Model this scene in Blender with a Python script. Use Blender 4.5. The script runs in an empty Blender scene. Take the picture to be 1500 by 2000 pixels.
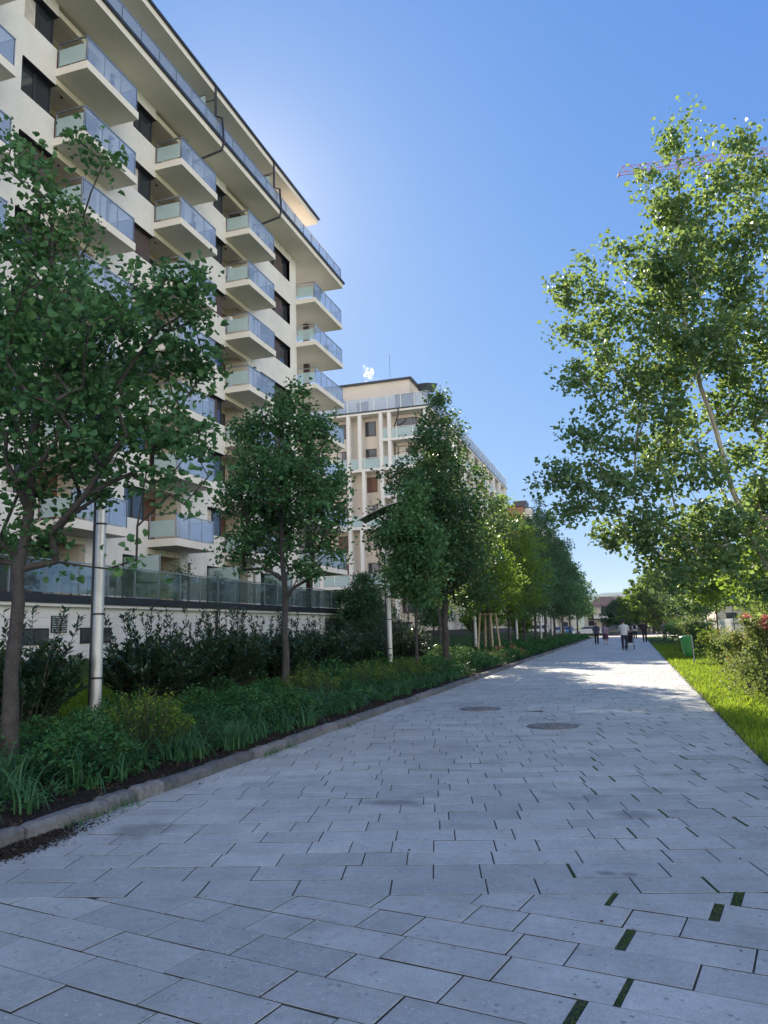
import bpy, math, random
import numpy as np
R = math.radians
sc = bpy.context.scene
COL = sc.collection

# ------------------------------------------------------------------ camera
H_EYE = 1.55
YAW, PITCH, ROLL = 17.469, 8.808, -1.6
cd = bpy.data.cameras.new('camera'); cam = bpy.data.objects.new('camera', cd); COL.objects.link(cam)
cd.sensor_fit = 'VERTICAL'; cd.sensor_height = 24.0; cd.lens = 18.0
cd.clip_start = 0.05; cd.clip_end = 9000
from mathutils import Matrix, Vector
cam.matrix_world = Matrix.Translation((0, 0, H_EYE)) @ Matrix.Rotation(R(YAW), 4, 'Z') @ Matrix.Rotation(R(90 + PITCH), 4, 'X') @ Matrix.Rotation(R(ROLL), 4, 'Z')
sc.camera = cam

# ------------------------------------------------------------------ light
SUN_AZ, SUN_EL = 29.0, 30.0      # degrees left of the path direction / above the horizon
w = bpy.data.worlds.new('World'); sc.world = w; w.use_nodes = True
nt = w.node_tree; bg = nt.nodes['Background']
sky = nt.nodes.new('ShaderNodeTexSky'); sky.sky_type = 'NISHITA'; sky.sun_disc = False
sky.sun_elevation = R(SUN_EL); sky.sun_rotation = R(-SUN_AZ); sky.altitude = 100
sky.air_density = 1.0; sky.dust_density = 0.35; sky.ozone_density = 1.0
def wm(op, x, y=None, clamp=False):
    n = nt.nodes.new('ShaderNodeMath'); n.operation = op; n.use_clamp = clamp
    for i, v in enumerate((x, y)):
        if v is None: continue
        if isinstance(v, (int, float)): n.inputs[i].default_value = v
        else: nt.links.new(v, n.inputs[i])
    return n.outputs[0]
sep = nt.nodes.new('ShaderNodeSeparateColor'); nt.links.new(sky.outputs[0], sep.inputs[0])
comb = nt.nodes.new('ShaderNodeCombineColor')
SKYC = ((.055, .78), (.129, .55), (.395, .24))        # gentler contrast between the sun's side and the rest of the clear sky
for i, (a_, g_) in enumerate(SKYC): nt.links.new(wm('MULTIPLY', wm('POWER', sep.outputs[i], g_), a_ / .2), comb.inputs[i])
# invented bright cloud bank low in the unseen sky, added to light shaded walls
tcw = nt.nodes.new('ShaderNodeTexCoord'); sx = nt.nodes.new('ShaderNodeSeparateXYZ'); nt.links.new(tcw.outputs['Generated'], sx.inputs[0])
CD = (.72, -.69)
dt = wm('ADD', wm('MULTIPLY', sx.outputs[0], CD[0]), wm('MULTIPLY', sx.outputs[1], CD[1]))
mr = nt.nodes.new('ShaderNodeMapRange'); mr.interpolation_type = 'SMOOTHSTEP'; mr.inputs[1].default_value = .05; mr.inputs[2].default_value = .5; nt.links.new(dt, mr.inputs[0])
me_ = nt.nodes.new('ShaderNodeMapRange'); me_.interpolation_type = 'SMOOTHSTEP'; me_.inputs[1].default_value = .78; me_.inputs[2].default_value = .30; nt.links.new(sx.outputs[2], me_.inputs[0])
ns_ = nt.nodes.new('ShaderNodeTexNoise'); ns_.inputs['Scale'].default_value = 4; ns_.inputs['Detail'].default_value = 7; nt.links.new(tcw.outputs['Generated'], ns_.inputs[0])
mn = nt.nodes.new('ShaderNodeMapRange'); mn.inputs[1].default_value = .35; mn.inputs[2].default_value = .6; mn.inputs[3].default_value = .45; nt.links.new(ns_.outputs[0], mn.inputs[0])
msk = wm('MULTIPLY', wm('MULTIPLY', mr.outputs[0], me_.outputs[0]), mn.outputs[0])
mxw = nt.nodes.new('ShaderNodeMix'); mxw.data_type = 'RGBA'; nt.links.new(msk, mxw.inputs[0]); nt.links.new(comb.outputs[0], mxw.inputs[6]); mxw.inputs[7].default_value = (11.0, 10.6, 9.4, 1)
# bright aureole round the (hidden) sun
nd = nt.nodes.new('ShaderNodeVectorMath'); nd.operation = 'DOT_PRODUCT'; nt.links.new(tcw.outputs['Generated'], nd.inputs[0])
nd.inputs[1].default_value = (-math.sin(R(SUN_AZ)) * math.cos(R(SUN_EL)), math.cos(R(SUN_AZ)) * math.cos(R(SUN_EL)), math.sin(R(SUN_EL)))
gl_ = wm('ADD', wm('MULTIPLY', wm('POWER', wm('MAXIMUM', nd.outputs['Value'], 0), 220), 1.1), wm('MULTIPLY', wm('POWER', wm('MAXIMUM', nd.outputs['Value'], 0), 40), .12))
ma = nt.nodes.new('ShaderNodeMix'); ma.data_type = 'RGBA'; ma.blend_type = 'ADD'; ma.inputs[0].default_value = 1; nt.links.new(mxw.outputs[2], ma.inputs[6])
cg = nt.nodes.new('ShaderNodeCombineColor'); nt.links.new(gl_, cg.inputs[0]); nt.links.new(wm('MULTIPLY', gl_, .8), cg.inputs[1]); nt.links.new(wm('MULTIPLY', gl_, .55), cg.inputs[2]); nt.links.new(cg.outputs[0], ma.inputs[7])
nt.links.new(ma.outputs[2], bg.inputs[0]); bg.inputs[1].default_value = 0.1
sl = bpy.data.lights.new('sun', 'SUN'); sl.energy = 4.9; sl.angle = R(0.53); sl.color = (1.0, 0.87, 0.71)
so = bpy.data.objects.new('sun', sl); COL.objects.link(so)
sdir = Vector((-math.sin(R(SUN_AZ)) * math.cos(R(SUN_EL)), math.cos(R(SUN_AZ)) * math.cos(R(SUN_EL)), math.sin(R(SUN_EL))))
so.rotation_euler = sdir.to_track_quat('Z', 'Y').to_euler()
sc.view_settings.view_transform = 'Standard'; sc.view_settings.look = 'None'
sc.view_settings.exposure = 1.45; sc.view_settings.gamma = 1.0
sc.cycles.max_bounces = 8; sc.cycles.diffuse_bounces = 4; sc.cycles.transparent_max_bounces = 24
sc.cycles.caustics_reflective = False; sc.cycles.caustics_refractive = False

# ------------------------------------------------------------------ pixel of a 1500x2000 frame -> a real place at distance Y
def P(px, py, Y):
    cr, sr = math.cos(R(ROLL)), math.sin(R(ROLL))
    x, y = px - 750, 1000 - py
    x, y = x * cr - y * sr, x * sr + y * cr
    c, s = math.cos(R(PITCH)), math.sin(R(PITCH)); f = 1500.0
    d = (x, f * c - y * s, f * s + y * c)
    c, s = math.cos(R(YAW)), math.sin(R(YAW))
    d = (d[0] * c - d[1] * s, d[0] * s + d[1] * c, d[2]); t = Y / d[1]
    return np.array([d[0] * t, Y, H_EYE + d[2] * t])

def hz(x):
    """ground height: the bed rises gently towards the apartment block"""
    if x > -4.75: return 0.0
    t = min(max((-5 - x) / 11, 0), 1)
    return 0.07 + 0.83 * t ** 1.6

# ------------------------------------------------------------------ materials
def mat(name, col, rough=0.7, metal=0.0, spec=0.5, noise=None, bump=None, var=None, coords='Object'):
    m = bpy.data.materials.new(name); m.use_nodes = True
    n = m.node_tree.nodes; l = m.node_tree.links; b = n['Principled BSDF']
    b.inputs['Base Color'].default_value = (*col, 1); b.inputs['Roughness'].default_value = rough
    b.inputs['Metallic'].default_value = metal; b.inputs['Specular IOR Level'].default_value = spec
    tc = n.new('ShaderNodeTexCoord'); src = None
    if var:       # per piece variation from the mesh attribute 'var'
        at = n.new('ShaderNodeAttribute'); at.attribute_name = 'var'
        rp = n.new('ShaderNodeValToRGB'); rp.color_ramp.interpolation = 'LINEAR'
        el = rp.color_ramp.elements
        while len(el) < len(var): el.new(0.5)
        for i, c in enumerate(var): el[i].position = i / (len(var) - 1); el[i].color = (*c, 1)
        l.new(at.outputs['Fac'], rp.inputs[0]); src = rp.outputs[0]
    if noise:     # (scale, amount[, second scale, amount])
        for sc_, am in zip(noise[::2], noise[1::2]):
            t = n.new('ShaderNodeTexNoise'); t.inputs['Scale'].default_value = sc_; t.inputs['Detail'].default_value = 6
            l.new(tc.outputs[coords], t.inputs['Vector'])
            mp = n.new('ShaderNodeMapRange'); mp.inputs[1].default_value = .3; mp.inputs[2].default_value = .7
            mp.inputs[3].default_value = 1 - am; mp.inputs[4].default_value = 1 + am
            l.new(t.outputs[0], mp.inputs[0])
            mx = n.new('ShaderNodeMix'); mx.data_type = 'RGBA'; mx.blend_type = 'MULTIPLY'; mx.inputs[0].default_value = 1
            if src: l.new(src, mx.inputs[6])
            else: mx.inputs[6].default_value = (*col, 1)
            l.new(mp.outputs[0], mx.inputs[7]); src = mx.outputs[2]
    if src: l.new(src, b.inputs['Base Color'])
    if bump:
        t = n.new('ShaderNodeTexNoise'); t.inputs['Scale'].default_value = bump[0]; t.inputs['Detail'].default_value = 5
        l.new(tc.outputs[coords], t.inputs['Vector'])
        bp = n.new('ShaderNodeBump'); bp.inputs['Strength'].default_value = bump[1]; bp.inputs['Distance'].default_value = bump[2] if len(bump) > 2 else 0.01
        l.new(t.outputs[0], bp.inputs['Height']); l.new(bp.outputs[0], b.inputs['Normal'])
    return m

def leafmat(name, cols, trans=0.35, tcol=(0.35, 0.5, 0.06), rough=0.45, spec=0.5):
    m = mat(name, cols[0], rough, spec=spec, var=cols)
    n = m.node_tree.nodes; l = m.node_tree.links; b = n['Principled BSDF']; out = n['Material Output']
    tr = n.new('ShaderNodeBsdfTranslucent')
    rp = [x for x in n if x.type == 'VALTORGB'][0]
    mm = n.new('ShaderNodeMix'); mm.data_type = 'RGBA'; mm.blend_type = 'MIX'; mm.inputs[0].default_value = .6
    l.new(rp.outputs[0], mm.inputs[6]); mm.inputs[7].default_value = (*tcol, 1)
    l.new(mm.outputs[2], tr.inputs[0])
    mx = n.new('ShaderNodeMixShader'); mx.inputs[0].default_value = trans
    l.new(b.outputs[0], mx.inputs[1]); l.new(tr.outputs[0], mx.inputs[2]); l.new(mx.outputs[0], out.inputs[0])
    return m

def glassmat(name, tint, fac, gcol, rough=0.05, refl=.7):
    m = bpy.data.materials.new(name); m.use_nodes = True
    n = m.node_tree.nodes; l = m.node_tree.links; n.remove(n['Principled BSDF']); out = n['Material Output']
    t = n.new('ShaderNodeBsdfTransparent'); t.inputs[0].default_value = (*tint, 1)
    d = n.new('ShaderNodeBsdfDiffuse'); d.inputs[0].default_value = (*gcol, 1)
    m1 = n.new('ShaderNodeMixShader'); m1.inputs[0].default_value = fac; l.new(t.outputs[0], m1.inputs[1]); l.new(d.outputs[0], m1.inputs[2])
    g_ = n.new('ShaderNodeBsdfGlossy'); g_.inputs['Roughness'].default_value = rough
    fr = n.new('ShaderNodeFresnel'); fr.inputs[0].default_value = 1.45
    mu = n.new('ShaderNodeMath'); mu.operation = 'MULTIPLY'; mu.inputs[1].default_value = refl; l.new(fr.outputs[0], mu.inputs[0])
    m2 = n.new('ShaderNodeMixShader'); l.new(mu.outputs[0], m2.inputs[0]); l.new(m1.outputs[0], m2.inputs[1]); l.new(g_.outputs[0], m2.inputs[2]); l.new(m2.outputs[0], out.inputs[0])
    return m

M = {}
M['stucco'] = mat('stucco', (.80, .76, .70), .9, spec=.2, noise=(0.35, .06, 1.7, .04, 8, .04), bump=(180, .25, .004))
M['soffit'] = mat('soffit_plaster', (.80, .71, .56), .9, spec=.2, noise=(.6, .05), bump=(150, .2, .004))  # cream plaster, warmed in colour to stand in for bounced light
M['stone'] = mat('pale_stone_cladding', (.76, .74, .71), .7, spec=.3, noise=(1.5, .06, 14, .05))
M['slab'] = mat('balcony_plaster', (.82, .76, .67), .85, spec=.2, noise=(.8, .05, 9, .03))  # cream plaster; warm bounce on the slab underside is mixed into the tone
M['frost'] = glassmat('frosted_glass', (.70, .84, .84), .55, (.66, .80, .80), .3, .5)
M['rglass'] = glassmat('balustrade_glass', (.82, .89, .98), .24, (.74, .82, .92), .05, .55)
M['clear'] = glassmat('clear_glass', (.78, .89, .92), .08, (.45, .58, .62), .03, .8)
M['pane'] = mat('window_pane', (.035, .04, .05), .06, spec=.9)
M['curtain'] = mat('curtain', (.55, .50, .45), .9, noise=(3, .2))
M['brown'] = mat('brown_shutter', (.085, .055, .048), .55, noise=(.7, .15))
M['woodbrown'] = mat('brown_door', (.14, .06, .04), .5, noise=(1.2, .2))
M['dark'] = mat('dark_frame', (.028, .027, .03), .45)
M['gutter'] = mat('dark_sheet_metal', (.035, .04, .05), .4, metal=.3, noise=(1, .2))
M['steel'] = mat('steel', (.42, .44, .46), .35, metal=.8)
M['galv'] = mat('galvanised_steel', (.56, .57, .57), .42, metal=.45, noise=(3, .12, 25, .08))
M['white'] = mat('white_paint', (.78, .77, .74), .6, noise=(1, .05))
M['lampcap'] = mat('black_fitting', (.02, .02, .022), .4)
M['cream2'] = mat('cream_render', (.66, .58, .49), .9, spec=.2, noise=(.4, .07, 5, .04), bump=(120, .2, .004))
M['col2'] = mat('white_column_render', (.80, .76, .71), .85, spec=.2, noise=(.5, .05))
M['brick'] = mat('red_brick', (.25, .11, .09), .85, noise=(2, .15, 30, .1))
M['grey'] = mat('grey_render', (.36, .37, .38), .8, noise=(.8, .08))
M['far'] = mat('far_render', (.55, .50, .44), .85, noise=(.3, .08))
M['rooftile'] = mat('roof_tiles', (.26, .17, .13), .8, noise=(1, .2))
M['bark'] = mat('bark', (.07, .064, .062), .9, spec=.2, noise=(9, .25, 40, .2), bump=(45, .6, .02))
M['barkpale'] = mat('pale_poplar_bark', (.34, .31, .25), .85, spec=.2, noise=(7, .25, 30, .2), bump=(40, .5, .015))
M['soil'] = mat('soil', (.030, .024, .020), 1, spec=.1, noise=(3, .4, 30, .35), bump=(25, .8, .03))
M['kerb'] = mat('kerb_concrete', (.16, .15, .14), .9, spec=.2, var=[(.095, .10, .105), (.13, .135, .14), (.19, .19, .19)], noise=(3, .22, 22, .22), bump=(40, .6, .012))
M['stake'] = mat('pine_stake', (.42, .33, .22), .85, noise=(6, .2))
M['binred'] = mat('green_plastic', (.022, .19, .05), .4, noise=(4, .12))
M['red'] = mat('red_crane_paint', (.42, .12, .15), .6)
M['iron'] = mat('cast_iron', (.15, .15, .15), .6, metal=.5, noise=(12, .3), bump=(60, .5, .01))

LEAF = leafmat('pear_leaf', [(0.033, 0.099, 0.051), (0.056, 0.153, 0.069), (0.093, 0.213, 0.086), (0.158, 0.292, 0.105)], .30, (.30, .45, .08), .5, .2)
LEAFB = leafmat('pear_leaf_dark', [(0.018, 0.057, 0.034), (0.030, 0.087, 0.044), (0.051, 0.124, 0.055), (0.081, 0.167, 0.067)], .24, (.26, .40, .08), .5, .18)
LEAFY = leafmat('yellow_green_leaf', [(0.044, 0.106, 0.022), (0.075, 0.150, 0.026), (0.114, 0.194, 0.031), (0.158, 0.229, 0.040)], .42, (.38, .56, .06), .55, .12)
POP = leafmat('poplar_leaf', [(0.042, 0.114, 0.070), (0.072, 0.162, 0.090), (0.114, 0.204, 0.096), (0.204, 0.282, 0.090)], .42, (.42, .56, .10), .45, .35)
LAUR = leafmat('laurel_leaf', [(0.013, 0.043, 0.021), (0.025, 0.073, 0.034), (0.046, 0.098, 0.043), (.125, .110, .060)], .10, (.16, .22, .04), .28, .7)
STRAP = leafmat('strap_leaf', [(0.022, 0.077, 0.040), (0.037, 0.125, 0.055), (0.064, 0.175, 0.074), (0.129, 0.258, 0.110)], .25, (.2, .35, .06), .5, .3)
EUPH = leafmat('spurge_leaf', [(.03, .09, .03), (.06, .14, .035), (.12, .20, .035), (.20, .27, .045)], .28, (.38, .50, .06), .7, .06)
COVER = leafmat('ground_cover_leaf', [(0.014, 0.060, 0.031), (0.026, 0.096, 0.041), (0.046, 0.138, 0.050), (0.084, 0.204, 0.060)], .22, (.20, .36, .06), .7, .08)
GRASS = leafmat('grass_blade', [(.05, .12, .014), (.075, .16, .018), (.11, .20, .022), (.17, .26, .04)], .45, (.50, .66, .05), .65, .06)
ROSE = leafmat('rose_leaf', [(.03, .07, .025), (.05, .10, .035), (.08, .14, .05), (.13, .17, .07)], .35, (.40, .48, .10), .55, .25)
COPPER = leafmat('young_copper_leaf', [(.16, .06, .02), (.24, .12, .03), (.20, .17, .03), (.30, .14, .05)], .35, (.55, .35, .06), .45)
PINK = leafmat('rose_petal', [(.45, .10, .10), (.52, .16, .16), (.60, .22, .22), (.66, .35, .33)], .3, (.7, .2, .2), .6)
DRY = leafmat('dry_leaf', [(.20, .14, .07), (.26, .19, .10), (.16, .10, .05), (.3, .24, .14)], .2, (.3, .2, .1), .8)

# ------------------------------------------------------------------ objects, names, labels
def link(name, me, parent=None):
    o = bpy.data.objects.new(name, me); COL.objects.link(o)
    if parent: o.parent = parent
    return o
def tag(o, label=None, cat=None, group=None, kind=None):
    if label: o['label'] = label
    if cat: o['category'] = cat
    if group: o['group'] = group
    if kind: o['kind'] = kind
    return o
def empty(name, loc=(0, 0, 0), label=None, cat=None, group=None):
    o = bpy.data.objects.new(name, None); COL.objects.link(o); o.location = loc; o.empty_display_size = .3
    return tag(o, label, cat, group)
def kids(o): return [c for c in COL.objects if c.parent == o]
def copy_tree(o, parent=None):
    ks = kids(o)
    c = o.copy(); COL.objects.link(c); c.parent = parent
    for k in ks: copy_tree(k, c)
    return c

class MB:
    """collects boxes, tubes, polygons into one mesh object"""
    def __init__(s): s.v = []; s.f = []; s.m = []; s.mats = []; s.smooth = []
    def mi(s, m):
        if m not in s.mats: s.mats.append(m)
        return s.mats.index(m)
    def add(s, vs, fs, m, smooth=False):
        b = len(s.v); s.v += [tuple(map(float, p)) for p in vs]; k = s.mi(m)
        for f in fs: s.f.append([b + i for i in f]); s.m.append(k); s.smooth.append(smooth)
        return s
    def box(s, x0, x1, y0, y1, z0, z1, m):
        x0, x1 = min(x0, x1), max(x0, x1); y0, y1 = min(y0, y1), max(y0, y1); z0, z1 = min(z0, z1), max(z0, z1)
        vs = [(x, y, z) for z in (z0, z1) for x, y in ((x0, y0), (x1, y0), (x1, y1), (x0, y1))]
        return s.add(vs, [(3, 2, 1, 0), (4, 5, 6, 7), (0, 1, 5, 4), (1, 2, 6, 5), (2, 3, 7, 6), (3, 0, 4, 7)], m)
    def tube(s, pts, rad, m, n=8, cap=True):
        pts = [np.array(p, float) for p in pts]
        if not hasattr(rad, '__len__'): rad = [rad] * len(pts)
        rings = []; up = None
        for i, p in enumerate(pts):
            d = pts[min(i + 1, len(pts) - 1)] - pts[max(i - 1, 0)]; d = d / (np.linalg.norm(d) + 1e-9)
            if up is None: up = np.array([0, 0, 1.]) if abs(d[2]) < .9 else np.array([1., 0, 0])
            a = np.cross(up, d); a /= np.linalg.norm(a) + 1e-9; b = np.cross(d, a); up = b
            rings.append([p + rad[i] * (math.cos(t) * a + math.sin(t) * b) for t in np.linspace(0, 2 * math.pi, n, endpoint=False)])
        vs = [q for r in rings for q in r]; fs = []
        for i in range(len(pts) - 1):
            for j in range(n):
                fs.append((i * n + j, i * n + (j + 1) % n, (i + 1) * n + (j + 1) % n, (i + 1) * n + j))
        s.add(vs, fs, m, True)
        if cap:
            s.add(rings[0], [tuple(range(n))[::-1]], m); s.add(rings[-1], [tuple(range(n))], m)
        return s
    def mesh(s, name, bevel=0):
        me = bpy.data.meshes.new(name); me.from_pydata(s.v, [], s.f)
        for m in s.mats: me.materials.append(m)
        me.polygons.foreach_set('material_index', s.m); me.polygons.foreach_set('use_smooth', s.smooth); me.update()
        return me
    def obj(s, name, parent=None, bevel=0):
        o = link(name, s.mesh(name), parent)
        if bevel:
            b = o.modifiers.new('bevel', 'BEVEL'); b.width = bevel; b.segments = 2; b.limit_method = 'ANGLE'; b.angle_limit = R(40)
        return o

def nmesh(name, V, F, material, var=None, smooth=False):
    """V (n,3), F (m,k) equally sized faces"""
    V = np.asarray(V, np.float32); F = np.asarray(F, np.int32); m_, k = F.shape
    me = bpy.data.meshes.new(name)
    me.vertices.add(len(V)); me.vertices.foreach_set('co', V.ravel())
    me.loops.add(m_ * k); me.loops.foreach_set('vertex_index', F.ravel())
    me.polygons.add(m_); me.polygons.foreach_set('loop_start', np.arange(0, m_ * k, k, dtype=np.int32))
    me.polygons.foreach_set('loop_total', np.full(m_, k, np.int32))
    me.materials.append(material)
    if smooth: me.polygons.foreach_set('use_smooth', np.ones(m_, bool))
    me.update(calc_edges=True)
    if var is not None:
        a = me.attributes.new('var', 'FLOAT', 'POINT'); a.data.foreach_set('value', np.asarray(var, np.float32))
    return me

def leaves(C, D, N, L, Wd, rng, detail=True, fold=.25):
    """leaf blades: base point C, direction D, normal N, length L, width Wd -> V, F(quads)"""
    D = D / (np.linalg.norm(D, axis=1, keepdims=True) + 1e-9)
    S = np.cross(D, N); S /= (np.linalg.norm(S, axis=1, keepdims=True) + 1e-9); U = np.cross(S, D)
    n = len(C); L = L[:, None]; Wd = Wd[:, None]
    if detail:
        tpl = [(0, 0, 0), (.5, .32, fold), (.42, .68, fold * .8), (0, 1, -.18), (-.42, .68, fold * .8), (-.5, .32, fold)]
        V = np.stack([C + D * L * t + S * Wd * s_ + U * Wd * u for s_, t, u in tpl], 1)
        b = (np.arange(n) * 6)[:, None]
        F = np.concatenate([b + np.array([[0, 1, 2, 3]]), b + np.array([[0, 3, 4, 5]])], 0); k = 6
    else:
        tpl = [(0, 0, 0), (.5, .45, 0), (0, 1, 0), (-.5, .45, fold)]
        V = np.stack([C + D * L * t + S * Wd * s_ + U * Wd * u for s_, t, u in tpl], 1)
        F = (np.arange(n) * 4)[:, None] + np.arange(4)[None]; k = 4
    return V.reshape(-1, 3), F, k

def foliage(name, C, rng, size, material, parent=None, ratio=.8, detail=True, clump=None, droop=.1, up=.6, jitter=.3):
    n = len(C)
    D = rng.normal(size=(n, 3)); D[:, 2] = D[:, 2] * .6 - droop
    N = rng.normal(size=(n, 3)) * .8 + np.array([0, 0, up])
    L = size * (1 + jitter * rng.normal(size=n)).clip(.45, 1.7)
    V, F, k = leaves(C, D, N, L, L * ratio, rng, detail)
    v = rng.random(n) * .55 + (0.22 if clump is None else clump * .45)
    me = nmesh(name, V, F, material, np.repeat(v.clip(0, 1), k))
    return link(name, me, parent)

# ------------------------------------------------------------------ trees
def lobes_points(lobes, n, rng, shell=.45):
    """points spread through a union of ellipsoids (x,y,z,rx,ry,rz)"""
    L = np.array(lobes, float); vol = L[:, 3] * L[:, 4] * L[:, 5]; vol = vol ** .6
    idx = rng.choice(len(L), n, p=vol / vol.sum())
    d = rng.normal(size=(n, 3)); d /= np.linalg.norm(d, axis=1, keepdims=True)
    r = rng.random(n) ** shell * (1 + .38 * rng.random(n) ** 5)
    return L[idx, :3] + d * r[:, None] * L[idx, 3:6], idx

def skeleton(trunk, clusters, rng, up_bias=.36):
    """connect every cluster to the growing skeleton; returns nodes, parents, children weights"""
    nodes = [np.array(p, float) for p in trunk]; par = [-1] + list(range(len(trunk) - 1))
    usable0 = max(1, int(len(trunk) * up_bias))
    base = np.array(trunk[usable0])
    order = np.argsort(np.linalg.norm(clusters - base, axis=1))
    ends = []
    ok = [i >= usable0 for i in range(len(nodes))]
    for ci in order:
        c = clusters[ci]
        A = np.array(nodes); d = np.linalg.norm(A - c, axis=1)
        hd = np.hypot(A[:, 0] - c[0], A[:, 1] - c[1]); pen = np.maximum(0, hd * .75 - (c[2] - A[:, 2])) * 1.3
        pen[~np.array(ok)] += 1e3
        j = int(np.argmin(d + pen)); s = A[j]; dist = d[j]
        k = max(1, int(dist / .35)); prev = j
        for q in range(1, k + 1):
            t = q / k; p = s * (1 - t) + c * t
            p = p + np.array([0, 0, -1]) * math.sin(math.pi * t) * dist * .07 + rng.normal(size=3) * .025 * (q < k)
            nodes.append(p); par.append(prev); ok.append(True); prev = len(nodes) - 1
        ends.append(prev)
    return np.array(nodes), np.array(par), ends

def branch_mesh(name, nodes, par, ends, trunk_n, r_base, rtip, material, parent, trunk_r=None, sides=6, expo=2.4):
    n = len(nodes); wgt = np.zeros(n)
    for e in ends: wgt[e] += 1
    for i in range(n - 1, 0, -1):
        if par[i] >= 0: wgt[par[i]] += wgt[i]
    rad = rtip * np.maximum(wgt, 1) ** (1 / expo)
    mx = rad.max(); rad = np.minimum(rad, rad * (r_base * .8 / mx) if mx > r_base * .8 else rad)
    rad[trunk_n:] = np.minimum(rad[trunk_n:], r_base * .42); rad = np.maximum(rad, rtip * .8)
    i1 = np.arange(trunk_n, n); i0 = par[i1]
    A, B = nodes[i0], nodes[i1]; ra = np.minimum(rad[i0], rad[i1] * 1.5); rb = rad[i1]
    d = B - A; d /= np.linalg.norm(d, axis=1, keepdims=True) + 1e-9
    ref = np.where(np.abs(d[:, 2:3]) < .9, np.array([[0, 0, 1.]]), np.array([[1., 0, 0]]))
    u = np.cross(d, ref); u /= np.linalg.norm(u, axis=1, keepdims=True) + 1e-9; v = np.cross(d, u)
    th = np.linspace(0, 2 * math.pi, sides, endpoint=False)
    ring = lambda Cc, rr: Cc[:, None] + rr[:, None, None] * (np.cos(th)[None, :, None] * u[:, None] + np.sin(th)[None, :, None] * v[:, None])
    V = np.concatenate([ring(A, ra), ring(B + d * .01, rb)], 1).reshape(-1, 3); m_ = len(A)
    j = np.arange(sides); Fq = np.stack([j, (j + 1) % sides, sides + (j + 1) % sides, sides + j], 1)
    F = (np.arange(m_) * 2 * sides)[:, None, None] + Fq[None]; F = F.reshape(-1, 4)
    # trunk as one tapered tube with a root flare
    tn = nodes[:trunk_n]; s2 = 12; T = []
    t2 = np.linspace(0, 2 * math.pi, s2, endpoint=False)
    for i, p in enumerate(tn):
        t = i / (trunk_n - 1); r = max(rad[i] if i > trunk_n * .3 else 0, r_base * (1 - .72 * t ** 1.0))
        r = min(r, r_base) * (1 + (.35 * math.exp(-i * 1.3)))
        rr = r * (1 + .05 * np.sin(t2 * 3 + i * .7) + .03 * np.sin(t2 * 5 - i))
        T.append(np.stack([p[0] + rr * np.cos(t2), p[1] + rr * np.sin(t2), np.full(s2, p[2])], 1))
    T = np.concatenate(T); j = np.arange(s2); Fq = np.stack([j, (j + 1) % s2, s2 + (j + 1) % s2, s2 + j], 1)
    FT = ((np.arange(trunk_n - 1) * s2)[:, None, None] + Fq[None]).reshape(-1, 4) + len(V)
    me = nmesh(name, np.concatenate([V, T]), np.concatenate([F, FT]), material, smooth=True)
    return link(name, me, parent)

def tree(name, label, cat, trunk, lobes, nclu, nleaf, size, r_base, seed, lm=None, bm=None, group=None, sig=.2, detail=True, ratio=.8,
         rtip=.006, shell=.45, limb=True, droop=.1):
    rng = np.random.default_rng(seed)
    b = np.array(trunk[0], float)
    root = empty(name, tuple(b), label, cat, group)
    # resample trunk
    T = []; tr = [np.array(p, float) for p in trunk]
    for a, c in zip(tr[:-1], tr[1:]):
        k = max(1, int(np.linalg.norm(c - a) / .35))
        for q in range(k): T.append(a + (c - a) * q / k)
    T.append(tr[-1]); T = [p + np.array([rng.normal() * .012, rng.normal() * .012, 0]) * (i > 0) for i, p in enumerate(T)]
    T = [p - b for p in T]
    C, idx = lobes_points([(l[0] - b[0], l[1] - b[1], l[2] - b[2], *l[3:6]) for l in lobes], nclu, rng, shell)
    nodes, par, ends = skeleton(T, C, rng)
    branch_mesh('trunk', nodes, par, ends, len(T), r_base, rtip, bm or M['bark'], root)
    # leaves round the cluster centres and along the last branch bits
    lobe_tone = rng.random(len(lobes)); ctone = .5 * lobe_tone[idx] + .5 * rng.random(nclu)
    ci = rng.integers(0, nclu, nclu * nleaf)
    Pn = C[ci] + rng.normal(size=(len(ci), 3)).clip(-1.7, 1.7) * sig * np.array([1, 1, .8]) * (.6 + .8 * rng.random(nclu)[ci])[:, None]
    foliage('crown', Pn, rng, size, lm or LEAF, root, ratio, detail, ctone[ci], droop)
    return root

# ================================================================== THE SETTING
# ground: one sheet to the horizon, with the raised bed side left of the path
M['ground'] = mat('far_ground', (.05, .075, .025), 1, spec=.1, noise=(.05, .2, 2, .2))
g = MB()
xs = [-4000, -400, -60, -19, -16, -14, -12, -10.5, -9, -7.5, -6.5, -5.7, -5.2, -4.76, -4.75, 3, 60, 400, 4000]
ys = [-60, 0, 20, 40, 60, 80, 100, 160, 600, 5000]
vs = []; fs = []
for y in ys:
    for x in xs: vs.append((x, y, (hz(x) - .02) if x < -4.755 else -.02))
nx = len(xs)
for j in range(len(ys) - 1):
    for i in range(nx - 1): fs.append((j * nx + i, j * nx + i + 1, (j + 1) * nx + i + 1, (j + 1) * nx + i))
g.add(vs, fs, M['ground']); tag(g.obj('ground'), kind='structure')
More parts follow.
